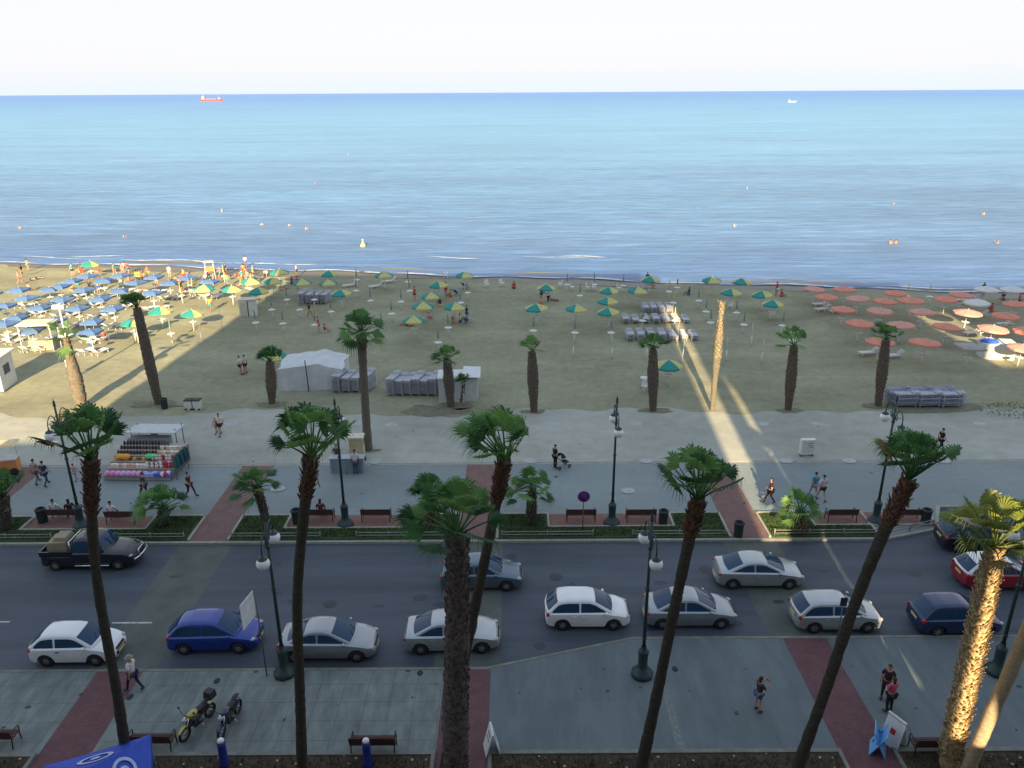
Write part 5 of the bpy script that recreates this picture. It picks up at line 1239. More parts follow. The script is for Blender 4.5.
# ------------------------------------------------------------------ souvenir stall
a = at(104, 480); b_ = at(172, 480); sx0, sx1, sy = a.x, b_.x, a.y; sw = sx1-sx0; cx = (sx0+sx1)/2
t = empty('market_stall', (cx, sy, 0), R(-2), 'souvenir stall with stepped tables under a pale awning at the left', 'market stall')
tiers = [(0.15, .30), (.72, .55), (1.24, .78), (1.74, .98), (2.2, 1.12), (2.65, 1.24)]
m_tbl = paint((.14, .13, .12), .8); m_cloth = paint((.33, .30, .28), .9)
for y_, z_ in tiers:
    mb = MB(); mb.box((0, y_, z_-.03), (sw, .52, .05)); mb.box((0, y_-.25, z_-.14), (sw, .02, .24)); mb.build('shelf', m_cloth, t)
for s in (-1, 1):
    mb = MB(); mb.add([(s*sw/2, 0, 0), (s*sw/2, 2.9, 0), (s*sw/2, 2.9, 1.22), (s*sw/2, 0, .28)], [(0, 1, 2, 3)]); mb.build('side_panel', m_tbl, t)
mb = MB(); mb.box((-.45, 3.9, 2.0), (sw-1.0, 1.7, .06), T=Matrix.Rotation(R(-3), 4, 'X')); mb.build('awning', paint((.46, .49, .50), .7), t)
for xx in (-sw/2+.2, sw/2-1.1):
    for yy in (3.6, 4.6): mb = MB(); mb.tube([(xx, yy, 0), (xx, yy, 1.97)], .03, 6); mb.build('post', m_pole, t)
mb = MB(); mb.box((-.75, 3.6, .7), (sw-1.7, .8, 1.3)); mb.build('back_counter', paint((.22, .25, .28), .7), t)
Minv = Matrix.Translation((cx, sy, 0)) @ Matrix.Rotation(R(-2), 4, 'Z')
pal = {0: [(.75, .25, .55), (.70, .35, .62), (.62, .42, .66)], 1: [(.08, .14, .6), (.14, .24, .68), (.4, .42, .7)], 2: [(.6, .02, .04), (.75, .7, .7)], 3: [(.75, .35, .04)], 4: [(.08, .6, .2)], 5: [(.08, .05, .04), (.16, .10, .07), (.04, .035, .04)], 6: [(.7, .66, .6), (.6, .42, .3)], 7: [(.02, .12, .12)]}
def goods(kind, x, y, z, s, ci, label, name):
    s *= 1.15
    r = rnd; p = Minv @ Vector((x, y, z)); col = r.choice(pal[ci]); mb = MB()
    if kind == 'ball': mb.ball((0, 0, s*.5), s*.5, 10, 7)
    elif kind == 'box': mb.box((0, 0, s*.35), (s*.9, s*.55, s*.7), top=.96)
    elif kind == 'ring': mb.lathe([(s*.42+s*.12*math.cos(q*math.pi/4), s*.12+s*.12*math.sin(q*math.pi/4)) for q in range(9)], 14)
    elif kind == 'jar': mb.lathe([(0, 0), (s*.25, 0), (s*.3, s*.3), (s*.15, s*.7), (s*.18, s*.8)], 10)
    elif kind == 'toy': mb.ball((0, 0, s*.3), (s*.28, s*.24, s*.32), 10, 7); mb.ball((0, 0, s*.75), s*.2, 8, 6); mb.ball((-s*.15, 0, s*.93), s*.08, 6, 4); mb.ball((s*.15, 0, s*.93), s*.08, 6, 4)
    o = mb.build(name, paint(col, .5), None); o.location = p; o.rotation_euler = (0, 0, r.uniform(-.4, .4)); tag(o, label, 'souvenir', label+' goods')
for i in range(13): goods('ring' if i % 2 else 'ball', -sw/2+.35+i*.17, -.12+.12*(i % 2), .30, .34, 0, 'pink inflatable on the lowest left step of the stall', 'inflatable_toy')
for i in range(12): goods('box', -sw/2+2.55+i*.155, -.1+.15*(i % 2), .30, .30, 1, 'blue boxed toy on the lowest step of the stall', 'toy_box')
for i in range(4): goods('ball', sw/2-.45+.14*(i % 3), -.1+.15*(i//2), .3, .30, 2, 'red ball at the front right corner of the stall', 'beach_ball')
for i in range(12): goods('toy', sw/2-1.75+.15*i, .62+.2*(i % 2), .55, .36, 2, 'red and white soft toy on the second step at the right', 'soft_toy')
for i in range(7): goods('toy', sw/2-1.6+.22*i, 1.2, .82, .34, 2 if i > 2 else 6, 'red and white soft toy on the third step at the right', 'soft_toy')
for i in range(9): goods('box', -sw/2+.35+.26*i, .68, .55, .28, 6, 'beige box on the second step of the stall', 'gift_box')
for i in range(4): goods('ball', -sw/2+.5+.18*i, 1.25, .82, .34, 3, 'orange ball on the third step of the stall', 'beach_ball')
for i in range(3): goods('ball', -sw/2+2.4+.2*i, 1.3, .82, .34, 4, 'green ball on the third step of the stall', 'beach_ball')
for row, (y_, z_) in enumerate(tiers[3:]):
    for i in range(15): goods('jar', -sw/2+.2+.21*i, y_, z_, .26, 5, 'small dark souvenir on the %s step of the stall' % ('fourth', 'fifth', 'topmost')[row], 'souvenir_figure')
for i in range(10): goods('box', sw/2-1.4+.28*(i % 5), tiers[3+i//5][0], tiers[3+i//5][1], .28, 6, 'white box on the upper right steps of the stall', 'gift_box')
for i in range(8): goods('box', -sw/2+.3+.3*i, 1.22, .82, .2, 5 if i % 2 else 3, 'small brown or orange box on the third step of the stall', 'gift_box')
mb = MB(); r = random.Random(8)
o = empty('clothes_rack', Minv @ Vector((sw/2+.35, .9, 0)), R(86), 'dark teal rack of hanging goods at the right end of the stall', 'rack')
mb.tube([(-.8, 0, 0), (-.8, 0, 1.6), (.8, 0, 1.6), (.8, 0, 0)], .025, 6); mb.build('frame', m_pole, o)
for k in range(9):
    mb = MB(); mb.box((-.7+k*.175, 0, 1.15), (.04, .42, .8), top=.7); mb.build('garment', paint(((.02, .12, .12), (.04, .2, .2), (.03, .05, .07))[k % 3], .9), o)
# ------------------------------------------------------------------ ships and buoys
def ship(px, py, L, label, hull, sup, name):
    g = at(px, py, 0.06); t = empty(name, (g.x, g.y, 0.05), R(4), label, 'ship' if L > 30 else 'boat')
    mb = MB()
    def hp(u, v):
        x = -L/2+L*u; w = L*.075*(1-max(0, (u-.75)/.25)**2)*(1 if u > .05 else .8); h = L*.085*(1+.35*max(0, (u-.85)/.15))
        q = [(-w*.8, 0), (-w, h), (w, h), (w*.8, 0)][int(round(v*3))]; return (x, q[0], q[1])
    mb.grid(hp, 20, 3, smooth=False); mb.add([hp(0, v/3) for v in range(4)], [(0, 1, 2, 3)]); mb.build('hull', hull, t)
    mb = MB(); mb.box((-L*.36, 0, L*.14), (L*.13, L*.11, L*.13)); mb.box((-L*.35, 0, L*.22), (L*.07, L*.09, L*.05)); mb.build('superstructure', sup, t)
    if L > 30:
        mb = MB(); mb.box((L*.34, 0, L*.13), (L*.10, L*.09, L*.06)); mb.tube([(L*.3, 0, L*.1), (L*.3, 0, L*.22)], L*.008, 6)
        for k in range(4): mb.box((-L*.2+k*L*.12, 0, L*.10), (L*.09, L*.11, L*.03))
        mb.build('deck_gear', sup, t)
        mb = MB(); mb.tube([(-L*.40, 0, L*.2), (-L*.40, 0, L*.27)], L*.02, 8); mb.build('funnel', hull, t)
ship(212, 101.5, 74, 'long pinkish-red cargo ship with white upperworks just under the horizon at the left', paint((.26, .07, .09), .6), paint((.36, .22, .26), .6), 'cargo_ship')
ship(792, 102, 18, 'small white boat near the horizon at the right', paint((.8, .8, .8), .6), paint((.8, .8, .8), .6), 'motor_boat')
def buoy(px, py, label, col, s=.5):
    g = at(px, py, 0.1); t = empty('buoy', (g.x, g.y, .0), 0, label, 'buoy'); mb = MB(); mb.lathe([(0, -.1), (s*.7, -.05), (s, .25*s), (s*.7, .8*s), (s*.3, 1.2*s), (s*.2, 2.0*s), (0, 2.1*s)], 12); mb.build('float', paint(col, .6), t)
    mb = MB(); mb.ball((0, 0, 2.2*s), s*.25, 8, 6); mb.build('top_mark', paint((.7, .7, .6)), t)
buoy(363, 246, 'pale yellow-green buoy in the shallows left of centre', (.42, .46, .22), .5)
for px, py, l in ((747, 189, 'pale buoy far out right of centre'), (348, 155, 'tiny white buoy far out left of centre'), (222, 211, 'dark small buoy out left')): buoy(px, py, l, (.3, .28, .26), .26)
# ------------------------------------------------------------------ people
def skin_mesh(name, joints, edges, root, sub=1, extra=None):
    me = bpy.data.meshes.new(name); idx = {k: i for i, k in enumerate(joints)}
    me.from_pydata([v[0] for v in joints.values()], [(idx[a], idx[b]) for a, b in edges], [])
    o = bpy.data.objects.new(name, me); C.objects.link(o)
    import bmesh
    b_ = bmesh.new(); b_.from_mesh(me); b_.verts.layers.skin.verify(); b_.to_mesh(me); b_.free()
    m1 = o.modifiers.new('skin', 'SKIN'); m1.use_smooth_shade = True
    sv = me.skin_vertices[0].data
    for k, (p, r_) in joints.items():
        rr = r_ if hasattr(r_, '__len__') else (r_, r_)
        sv[idx[k]].radius = rr; sv[idx[k]].use_root = (k == root)
    m2 = o.modifiers.new('sub', 'SUBSURF'); m2.levels = sub; m2.render_levels = sub
    dg = bpy.context.evaluated_depsgraph_get(); ev = o.evaluated_get(dg); out = bpy.data.meshes.new_from_object(ev, depsgraph=dg)
    bpy.data.objects.remove(o); out.name = name; return out
POSES = {}
def pose(name, over=None, female=False, z0=0.0):
    """joints for a 1.72 m figure facing +y; over: replaced joints"""
    J = dict(pelvis=((0, 0, .93), (.15, .11)), waist=((0, .0, 1.08), (.13, .10)), chest=((0, .0, 1.27), (.165, .115)), collar=((0, -.01, 1.42), (.10, .08)), neck=((0, 0, 1.50), .052), skull=((0, .012, 1.58), (.072, .082)), crown=((0, .005, 1.68), (.070, .085)))
    for s, n in ((-1, 'l'), (1, 'r')):
        J['sho'+n] = ((s*.185, 0, 1.39), .062); J['elb'+n] = ((s*.25, -.02, 1.12), .042); J['wri'+n] = ((s*.26, .05, .88), .028); J['pal'+n] = ((s*.262, .07, .80), (.022, .038))
        J['hip'+n] = ((s*.10, 0, .88), .088); J['kne'+n] = ((s*.11, .02, .48), .056); J['ank'+n] = ((s*.115, -.02, .09), .038); J['toe'+n] = ((s*.125, .14, .04), (.042, .028))
    for k, v in (over or {}).items(): J[k] = (v, J[k][1])
    if z0: J = {k: ((p[0], p[1], p[2]+z0), r_) for k, (p, r_) in J.items()}
    E = [('pelvis', 'waist'), ('waist', 'chest'), ('chest', 'collar'), ('collar', 'neck'), ('neck', 'skull'), ('skull', 'crown')]
    for n in 'lr': E += [('collar', 'sho'+n), ('sho'+n, 'elb'+n), ('elb'+n, 'wri'+n), ('wri'+n, 'pal'+n), ('pelvis', 'hip'+n), ('hip'+n, 'kne'+n), ('kne'+n, 'ank'+n), ('ank'+n, 'toe'+n)]
    body = skin_mesh('person_body', J, E, 'pelvis')
    # fingers, thumb, nose, ears, eyes: added to the same mesh
    mb = MB()
    for s, n in ((-1, 'l'), (1, 'r')):
        p = Vector(J['pal'+n][0]); d = (p-Vector(J['wri'+n][0])).normalized(); side = d.cross(Vector((s, 0, 0))); side = side.normalized() if side.length > .1 else Vector((0, 1, 0)); curl = Vector((-s, 0, 0))
        for i, L in enumerate((.072, .082, .076, .060)):
            o = p+side*(.027-.018*i)+d*.02; mb.tube([o, o+d*L*.5+curl*.004, o+d*L*.9+curl*.025], [.0095, .0085, .006], 5)
        o = p+side*.03-d*.03; mb.tube([o, o+side*.03+d*.02+curl*.01, o+side*.035+d*.055+curl*.02], [.011, .010, .007], 5)
    hp, hc = Vector(J['skull'][0]), Vector(J['crown'][0]); up = (hc-hp).normalized(); fw = Vector((0, 1, 0)); fw = (fw-up*fw.dot(up)).normalized(); rt = fw.cross(up)
    c = hp+up*.03
    mb.add([c+fw*.082+up*.035, c+fw*.105, c+fw*.08+rt*.014-up*.006, c+fw*.08-rt*.014-up*.006], [(0, 2, 1), (0, 1, 3), (1, 2, 3)])
    for s in (-1, 1): mb.ball(c+rt*s*.072, (.012, .018, .028), 6, 4)
    eyes = MB()
    for s in (-1, 1): eyes.ball(c+rt*s*.028+fw*.077+up*.032, .011, 6, 4)
    eyes.tube([c+fw*.083-up*.035-rt*.022, c+fw*.086-up*.036, c+fw*.083-up*.035+rt*.022], .005, 4)
    import numpy as np
    vs = [v.co.copy() for v in body.vertices]; fs = [tuple(p.vertices) for p in body.polygons]
    fin = MB(); fin.add(vs, fs, 0, True); o_ = len(fin.v); fin.add(mb.v, mb.f, 0, True); fin.add(eyes.v, eyes.f, 1, True)
    bm_ = fin.mesh('person_body')
    def scaled(keys, f, extra_e=None, cut=None):
        JJ = {k: (J[k][0], tuple(q*f for q in (J[k][1] if hasattr(J[k][1], '__len__') else (J[k][1],)*2))) for k in keys}
        if cut:
            for k, (a, b, t, rad) in cut.items(): JJ[k] = (tuple(Vector(J[a][0]).lerp(Vector(J[b][0]), t)), (rad, rad))
        return JJ
    cut = {}
    for n in 'lr': cut['slv'+n] = ('sho'+n, 'elb'+n, .75, .060)
    jt = scaled(['pelvis', 'waist', 'chest', 'collar', 'shol', 'shor'], 1.13, cut=cut)
    top = skin_mesh('shirt', jt, [('pelvis', 'waist'), ('waist', 'chest'), ('chest', 'collar'), ('collar', 'shol'), ('collar', 'shor'), ('shol', 'slvl'), ('shor', 'slvr')], 'pelvis')
    def legs(nm, t):
        cut = {}
        for n in 'lr':
            if t <= 1: cut['cf'+n] = ('hip'+n, 'kne'+n, t, .078)
        if t <= 1: jt = scaled(['pelvis', 'hipl', 'hipr'], 1.13, cut=cut); ee = [('pelvis', 'hipl'), ('pelvis', 'hipr'), ('hipl', 'cfl'), ('hipr', 'cfr')]
        else: jt = scaled(['pelvis', 'hipl', 'hipr', 'knel', 'kner', 'ankl', 'ankr'], 1.17); ee = [('pelvis', 'hipl'), ('pelvis', 'hipr'), ('hipl', 'knel'), ('hipr', 'kner'), ('knel', 'ankl'), ('kner', 'ankr')]
        return skin_mesh(nm, jt, ee, 'pelvis')
    tr, sh_ = legs('trousers', 2), legs('shorts', .55)
    hb = MB()
    def hair(long):
        hb = MB(); Rm = Matrix((rt, fw, up)).transposed()
        def hf(u, v):
            a = u*2*math.pi; ph = v*1.75; front = max(0, math.cos(a-math.pi/2)); ph = min(ph, 1.75-.95*front**1.5)
            return c+up*.055+Rm @ Vector((.088*math.sin(ph)*math.cos(a), .098*math.sin(ph)*math.sin(a)-.006, .082*math.cos(ph)))
        hb.grid(hf, 16, 7)
        if long: hb.ball(c-fw*.06-up*.07, (.075, .045, .14), 10, 8)
        return hb.mesh('hair')
    sm = MB()
    for n in 'lr':
        a, t_ = Vector(J['ank'+n][0]), Vector(J['toe'+n][0]); sm.tube([a+(a-t_)*.15, a.lerp(t_, .3), a.lerp(t_, .8), t_+(t_-a)*.22], [.045, .056, .052, .028], 8)
    POSES[name] = dict(shoes=sm.mesh('shoes'), body=bm_, top=top, trousers=tr, shorts=sh_, hair=hair(False), hairL=hair(True))
pose('stand')
pose('walk', dict(hipl=(-.10, .02, .88), knel=(-.11, .20, .50), ankl=(-.11, .30, .10), toel=(-.12, .45, .09), hipr=(.10, -.02, .88), kner=(.11, -.04, .47), ankr=(.11, -.30, .14), toer=(.12, -.16, .05),
                  elbl=(-.25, -.12, 1.14), wril=(-.25, -.08, .90), pall=(-.25, -.06, .82), elbr=(.25, .06, 1.14), wrir=(.24, .22, .94), palr=(.24, .27, .87)))
pose('sit', dict(hipl=(-.10, .03, .86), knel=(-.13, .45, .86), ankl=(-.13, .48, .45), toel=(-.14, .64, .41), hipr=(.10, .03, .86), kner=(.13, .45, .86), ankr=(.13, .48, .45), toer=(.14, .64, .41),
                 elbl=(-.26, .05, 1.14), wril=(-.18, .27, 1.0), pall=(-.15, .34, .98), elbr=(.26, .05, 1.14), wrir=(.18, .27, 1.0), palr=(.15, .34, .98)), z0=-.36)
pose('ground', dict(hipl=(-.10, .03, .86), knel=(-.15, .42, 1.10), ankl=(-.14, .62, .80), toel=(-.15, .77, .77), hipr=(.10, .03, .86), kner=(.15, .42, 1.10), ankr=(.14, .62, .80), toer=(.15, .77, .77),
                    elbl=(-.25, .16, 1.16), wril=(-.16, .36, 1.08), pall=(-.14, .42, 1.06), elbr=(.25, .16, 1.16), wrir=(.16, .36, 1.08), palr=(.14, .42, 1.06)), z0=-.76)
pose('photo', dict(elbl=(-.24, .12, 1.18), wril=(-.12, .30, 1.36), pall=(-.08, .34, 1.42), elbr=(.24, .12, 1.18), wrir=(.12, .30, 1.36), palr=(.08, .34, 1.42)))
pose('carry', dict(elbl=(-.24, .02, 1.14), wril=(-.10, .22, 1.10), pall=(-.03, .25, 1.11), elbr=(.24, .02, 1.14), wrir=(.10, .22, 1.12), palr=(.03, .25, 1.13)))
# lying face up, head towards -y
def lying():
    J = {}
    def m(x, a, z): return (x, a, z)
    over = dict(pelvis=m(0, 0, .13), waist=m(0, -.15, .13), chest=m(0, -.34, .14), collar=m(0, -.49, .14), neck=m(0, -.57, .15), skull=m(0, -.65, .16), crown=m(0, -.75, .16))
    for s, n in ((-1, 'l'), (1, 'r')):
        over.update({'sho'+n: m(s*.185, -.46, .13), 'elb'+n: m(s*.30, -.22, .08), 'wri'+n: m(s*.27, .02, .06), 'pal'+n: m(s*.26, .10, .06), 'hip'+n: m(s*.10, .05, .13), 'kne'+n: m(s*.12, .46, .16), 'ank'+n: m(s*.13, .84, .07), 'toe'+n: m(s*.15, .90, .20)})
    pose('lie', over)
lying()
m_eye = paint((.02, .015, .012), .3)
SK = [paint(c, .6, scale=9) for c in ((.42, .24, .16), (.34, .18, .11), (.48, .29, .20), (.24, .12, .075))]
HR = [paint(c, .7, scale=20) for c in ((.012, .010, .009), (.04, .022, .012), (.10, .06, .03), (.22, .21, .2))]
def person(x, y, z, rz, ps, label, skin=0, hair=0, top=None, legs='trousers', lcol=(.03, .03, .05), long=False, s=1.0, group=None, hat=None):
    P = POSES[ps]; t = empty('person', (x, y, z), rz, label, 'person', group); t.scale = (s, s, s)
    def ob(nm, me, mats):
        o = bpy.data.objects.new(nm, me); C.objects.link(o); o.parent = t
        while len(me.materials) < len(mats): me.materials.append(mats[len(me.materials)])
        for i, mt in enumerate(mats): o.material_slots[i].link = 'OBJECT'; o.material_slots[i].material = mt
        return o
    ob('body', P['body'], [SK[skin], m_eye]); 
    if top is not None: ob('shirt', P['top'], [paint(top, .85, scale=6)])
    ob(legs, P[legs], [paint(lcol, .85, scale=6)])
    if group is None: ob('shoes', P['shoes'], [paint((.04, .04, .05) if skin % 2 == 0 else (.3, .3, .3), .6)])
    ob('hair', P['hairL' if long else 'hair'], [HR[hair]])
    if hat:
        k = Vector((0, 0, 1.70)); mb = MB(); mb.lathe([(.16, 1.655), (.165, 1.665), (.10, 1.675), (.095, 1.75), (.05, 1.78), (0, 1.785)], 14); mb.build('hat', paint(hat, .8), t)
    return t
def ground_at(px, py, z=0.0): g = at(px, py, z); return g.x, g.y
def P(px, py, ps, face, label, **k):
    x, y = ground_at(px, py); z = k.pop('z', 0.03 if y > 46 else 0.006); return person(x, y, z, R(face), ps, label, **k)
# face: 0 looks out to sea, 90 looks left, -90 looks right, 180 looks at the camera
P(136, 691, 'walk', 75, 'man in a hat, white shirt and dark trousers walking past the small white car', top=(.62, .62, .66), lcol=(.015, .02, .06), hat=(.25, .24, .18), s=1.02, hair=3)
P(757, 711, 'photo', -70, 'dark-haired woman holding up a phone on the near pavement', top=(.05, .03, .05), legs='shorts', lcol=(.06, .10, .22), long=True, hair=1, s=.97)
w1 = P(884, 699, 'stand', 150, 'dark-haired woman just behind the woman in pink', top=(.03, .02, .035), lcol=(.02, .02, .03), long=True, hair=1, s=.98)
w2 = P(888, 712, 'carry', 20, 'woman in a bright pink top and black trousers on the near pavement', top=(.50, .07, .16), lcol=(.012, .012, .015), long=True, hair=1, s=.97)
x, y = ground_at(757, 711); o = empty('mobile_phone', (x+.34*math.sin(R(70)), y+.34*math.cos(R(70)), 1.40), R(-70), 'dark phone held up by the woman on the near pavement', 'phone'); mb = MB(); mb.box((0, .03, 0), (.15, .012, .08)); mb.build('case', m_trim, o); mb = MB(); mb.box((0, .022, 0), (.135, .003, .07)); mb.build('screen', m_glass, o)
P(191, 497, 'walk', -100, 'person in dark red walking behind the short palm, right of the stall', top=(.10, .02, .035), lcol=(.06, .015, .03), s=.98)
P(221, 436, 'walk', 170, 'person in a white shirt and dark shorts walking on the sandy promenade', top=(.6, .58, .58), legs='shorts', lcol=(.02, .02, .025))
P(217, 434, 'walk', 165, 'child in a pinkish top walking beside the person in white', top=(.42, .22, .22), legs='shorts', lcol=(.3, .3, .3), s=.72)
P(241, 375, 'stand', -60, 'left one of two people standing on the sand near the first small palm', top=(.55, .53, .5), legs='shorts', lcol=(.02, .02, .03))
P(246, 374, 'stand', 60, 'right one of two people standing on the sand near the first small palm', top=(.5, .5, .52), legs='shorts', lcol=(.03, .03, .04))
P(813, 498, 'walk', 10, 'person in a bright blue top walking away, left of a pair', top=(.05, .28, .45), lcol=(.3, .3, .35), hair=0)
P(821, 501, 'walk', 10, 'person in a pale shirt and black shorts, right of a pair on the promenade', top=(.5, .46, .55), legs='shorts', lcol=(.015, .015, .025), hair=1)
P(769, 504, 'walk', 60, 'woman in a long dark dress beside the strip of sun', top=(.02, .012, .014), lcol=(.02, .012, .014), long=True)
P(157, 447, 'stand', 170, 'vendor in dark clothes standing behind the stall', top=(.03, .04, .07), lcol=(.03, .03, .04), z=.03)
P(146, 498, 'walk', 90, 'dark-haired person partly behind the fronds of the short palm by the stall', top=(.03, .035, .04), lcol=(.03, .03, .03))
P(38, 484, 'walk', -10, 'left one of a couple strolling at the far left of the promenade', top=(.32, .27, .25), lcol=(.12, .12, .14))
P(47, 486, 'walk', -10, 'right one of a couple at the far left, in dark blue', top=(.03, .045, .09), lcol=(.03, .06, .12))
P(76, 481, 'walk', 0, 'small child in pink half hidden under the leftmost tall palm crown', top=(.5, .25, .35), legs='shorts', lcol=(.4, .3, .35), s=.7)
P(338, 468, 'stand', 180, 'person behind the left end of the blue-grey kiosk counter', top=(.05, .05, .05), lcol=(.03, .03, .04), hair=2)
P(356, 474, 'stand', 10, 'person in white standing in front of the blue-grey kiosk counter', top=(.55, .57, .62), lcol=(.06, .08, .14))
P(555, 468, 'stand', -60, 'black-clad parent pushing the black pushchair', top=(.012, .012, .015), lcol=(.012, .012, .015), s=.97)
P(939, 452, 'walk', -90, 'person in black partly behind the leaning palm crown', top=(.012, .012, .02), lcol=(.012, .012, .018))
def sitter(i, dx, label, **k):
    b = BENCH[i]; person(b.x+dx, b.y+.10, .0, R(k.pop('face', 0)), 'sit', label, **k)
sitter(0, -.45, 'person in a white top on the left of the bench by the litter bin', top=(.55, .57, .6), hair=0, lcol=(.05, .05, .06))
sitter(0, .45, 'dark-clad person leaning on the right of the bench by the litter bin', top=(.02, .02, .025), hair=0, long=True, face=35)
sitter(1, -.55, 'man in a white shirt seated at the left end of a bench behind the pickup', top=(.62, .63, .65), hair=0, lcol=(.03, .03, .04))
sitter(2, .1, 'dark-haired person seated on the bench behind a tall palm trunk', top=(.10, .03, .035), hair=0, long=True)
# pushchair
g = at(562, 468); t = empty('pushchair', (g.x, g.y, .03), R(-60), 'black pushchair with small wheels on the promenade', 'pushchair')
mb = MB(); mb.grid(lambda u, v: (-.22+.44*v, .25-.5*u+.05, .45+.42*u**1.3), 6, 2); mb.box((0, .2, .42), (.42, .4, .06)); mb.build('seat', m_trim, t)
mb = MB(); mb.grid(lambda u, v: (.24*math.cos(v*math.pi), -.22+.38*math.sin(u*1.4), .72+.34*math.cos(u*1.4)*math.sin(v*math.pi)+.05), 6, 8); mb.build('hood', paint((.015, .015, .02), .8), t)
mb = MB()
for s in (-.23, .23): mb.tube([(s, -.5, 1.0), (s, -.2, .6), (s, .42, .15)], .014, 5); mb.tube([(s, -.35, .12), (s, .1, .5)], .014, 5)
mb.tube([(-.23, -.5, 1.0), (.23, -.5, 1.0)], .018, 6); mb.build('frame', m_rail, t)
for s in (-.25, .25):
    for yy in (.42, -.36): mb = MB(); T = Matrix.Translation((s, yy, .13)) @ Matrix.Rotation(R(90), 4, 'Z'); mb.lathe([(.06, -.02), (.12, -.02), (.13, 0), (.12, .02), (.06, .02)], 14, axis='Y', T=T); mb.build('wheel', m_tyre, t)
# ---- people on the beach and in the water
cols = [((.45, .06, .06), 'red'), ((.60, .60, .60), 'white'), ((.03, .03, .04), 'black'), ((.04, .12, .42), 'blue'), ((.55, .42, .08), 'yellow'), ((.50, .16, .30), 'pink'), ((.05, .35, .32), 'teal'), ((.55, .26, .06), 'orange')]
BP_ = [(319, 333, 'carry', 'reddish figure beside a closed umbrella tray, left half of the beach', 0), (325, 333, 'ground', 'person crouching beside the closed umbrella, left half of the beach', 0),
       (446, 296, 'stand', 'person in red behind the cluster of teal umbrellas', 0), (451, 297, 'ground', 'person seated near the blue deckchairs', 7), (428, 313, 'ground', 'orange-clad person under the third teal umbrella of the cluster', 7),
       (430, 318, 'lie', 'person lying beside the cluster of teal umbrellas', 5), (440, 306, 'ground', 'dark-haired person between two teal umbrellas', 2), (453, 323, 'ground', 'leftmost of the group around the front teal umbrella', 5),
       (460, 322, 'ground', 'middle one of the group around the front teal umbrella', 1), (467, 321, 'stand', 'standing one of the group around the front teal umbrella', 2), (415, 301, 'stand', 'reddish figure left of the cluster of teal umbrellas', 0),
       (408, 326, 'lie', 'person lying on a red towel under the front left teal umbrella', 0), (541, 295, 'ground', 'person under the umbrella near the water, centre', 2), (548, 301, 'ground', 'dark figure seated below the umbrella near the water, centre', 2),
       (554, 301, 'lie', 'person lying below the umbrella near the water, centre', 3), (541, 312, 'stand', 'orange-clad figure beside a teal umbrella, centre', 7), (647, 286, 'stand', 'dark figure at the head of the sun strip by the water', 2),
       (653, 286, 'ground', 'crouching figure at the head of the sun strip by the water', 7), (689, 295, 'ground', 'person in black and white sitting near the water', 2), (776, 296, 'stand', 'person in dark red left of the orange umbrellas', 0),
       (781, 297, 'ground', 'sitter in dark red left of the orange umbrellas', 0), (514, 289, 'ground', 'person in red and black alone near the waterline', 0), (982, 297, 'stand', 'dark figure standing by the white umbrellas', 2), (1019, 302, 'ground', 'figure in red by the rightmost orange umbrella', 0),
       (1003, 300, 'ground', 'dark sitter behind the white umbrellas', 2), (991, 312, 'ground', 'dark red figure beside the wide orange umbrella', 0), (969, 300, 'ground', 'person in purple under the pale orange umbrella', 3), (963, 305, 'lie', 'sunlit person lying among orange umbrellas', 7),
       (244, 276, 'walk', 'person in orange walking on the lit sand near the water', 7), (246, 268, 'stand', 'person standing in the shallows at the edge of the light', 1), (228, 287, 'walk', 'sunlit walker near a teal umbrella', 4), (183, 296, 'stand', 'person in bright yellow among the blue umbrellas', 4),
       (211, 312, 'walk', 'sunlit walker right of the front teal umbrella', 4), (292, 284, 'ground', 'sitter in red among the umbrellas at the edge of the light', 0), (285, 290, 'lie', 'person lying on red at the edge of the light', 0), (298, 290, 'stand', 'standing figure in red at the edge of the light', 0),
       (266, 276, 'ground', 'sunlit sitter in white behind the umbrellas', 1), (297, 277, 'stand', 'person in white at the edge of the light near the water', 1), (310, 318, 'walk', 'walker left of the stacked sunbeds', 2), (90, 345, 'ground', 'sitter in front of the blue umbrellas', 1), (104, 340, 'ground', 'sitter in red in front of the blue umbrellas', 0)]
r = random.Random(77)
for i, (px, py, ps, l, ci) in enumerate(BP_):
    P(px, py, ps, r.uniform(0, 360), l, skin=r.randrange(4), hair=r.randrange(3), top=cols[ci][0] if ps != 'lie' or i % 2 else None, legs='shorts', lcol=cols[(ci+r.randrange(3)) % 8][0], long=bool(r.randrange(2)), group='people on the beach')
# the crowd by the waterline at the left: each one his or her own figure
crowd = []
for i in range(62):
    px = r.uniform(66, 258) if i < 56 else r.uniform(0, 60); base = 268+(px/258)*6; py = base+abs(r.gauss(0, 7))+2 if px > 110 else base+r.uniform(2, 24)
    g = at(px, py)
    ci = r.randrange(8); ps = r.choice(['stand', 'ground', 'ground', 'walk', 'stand', 'lie'])
    tops = cols[ci][0] if r.random() < .6 else None
    o = P(px, min(py, 300), ps, r.uniform(0, 360), 'x', skin=r.randrange(3), hair=r.randrange(3), top=tops, legs='shorts', lcol=cols[r.randrange(8)][0], long=bool(r.randrange(2)), group='bathers crowding the sunlit beach')
    act = {'stand': 'standing', 'ground': 'sitting', 'walk': 'walking', 'lie': 'lying'}[ps]
    crowd.append((px, o, '%s bather in %s' % (act, cols[ci][1] if tops else 'swimwear')))
kinds = {}
for px, o, k in sorted(crowd, key=lambda q: q[0]): kinds.setdefault(k, []).append(o)
for k, os_ in kinds.items():
    for i, o in enumerate(os_):
        o['label'] = k+' in the sunlit crowd, '+('the only such one' if len(os_) == 1 else ORD[i]+' such from the left')
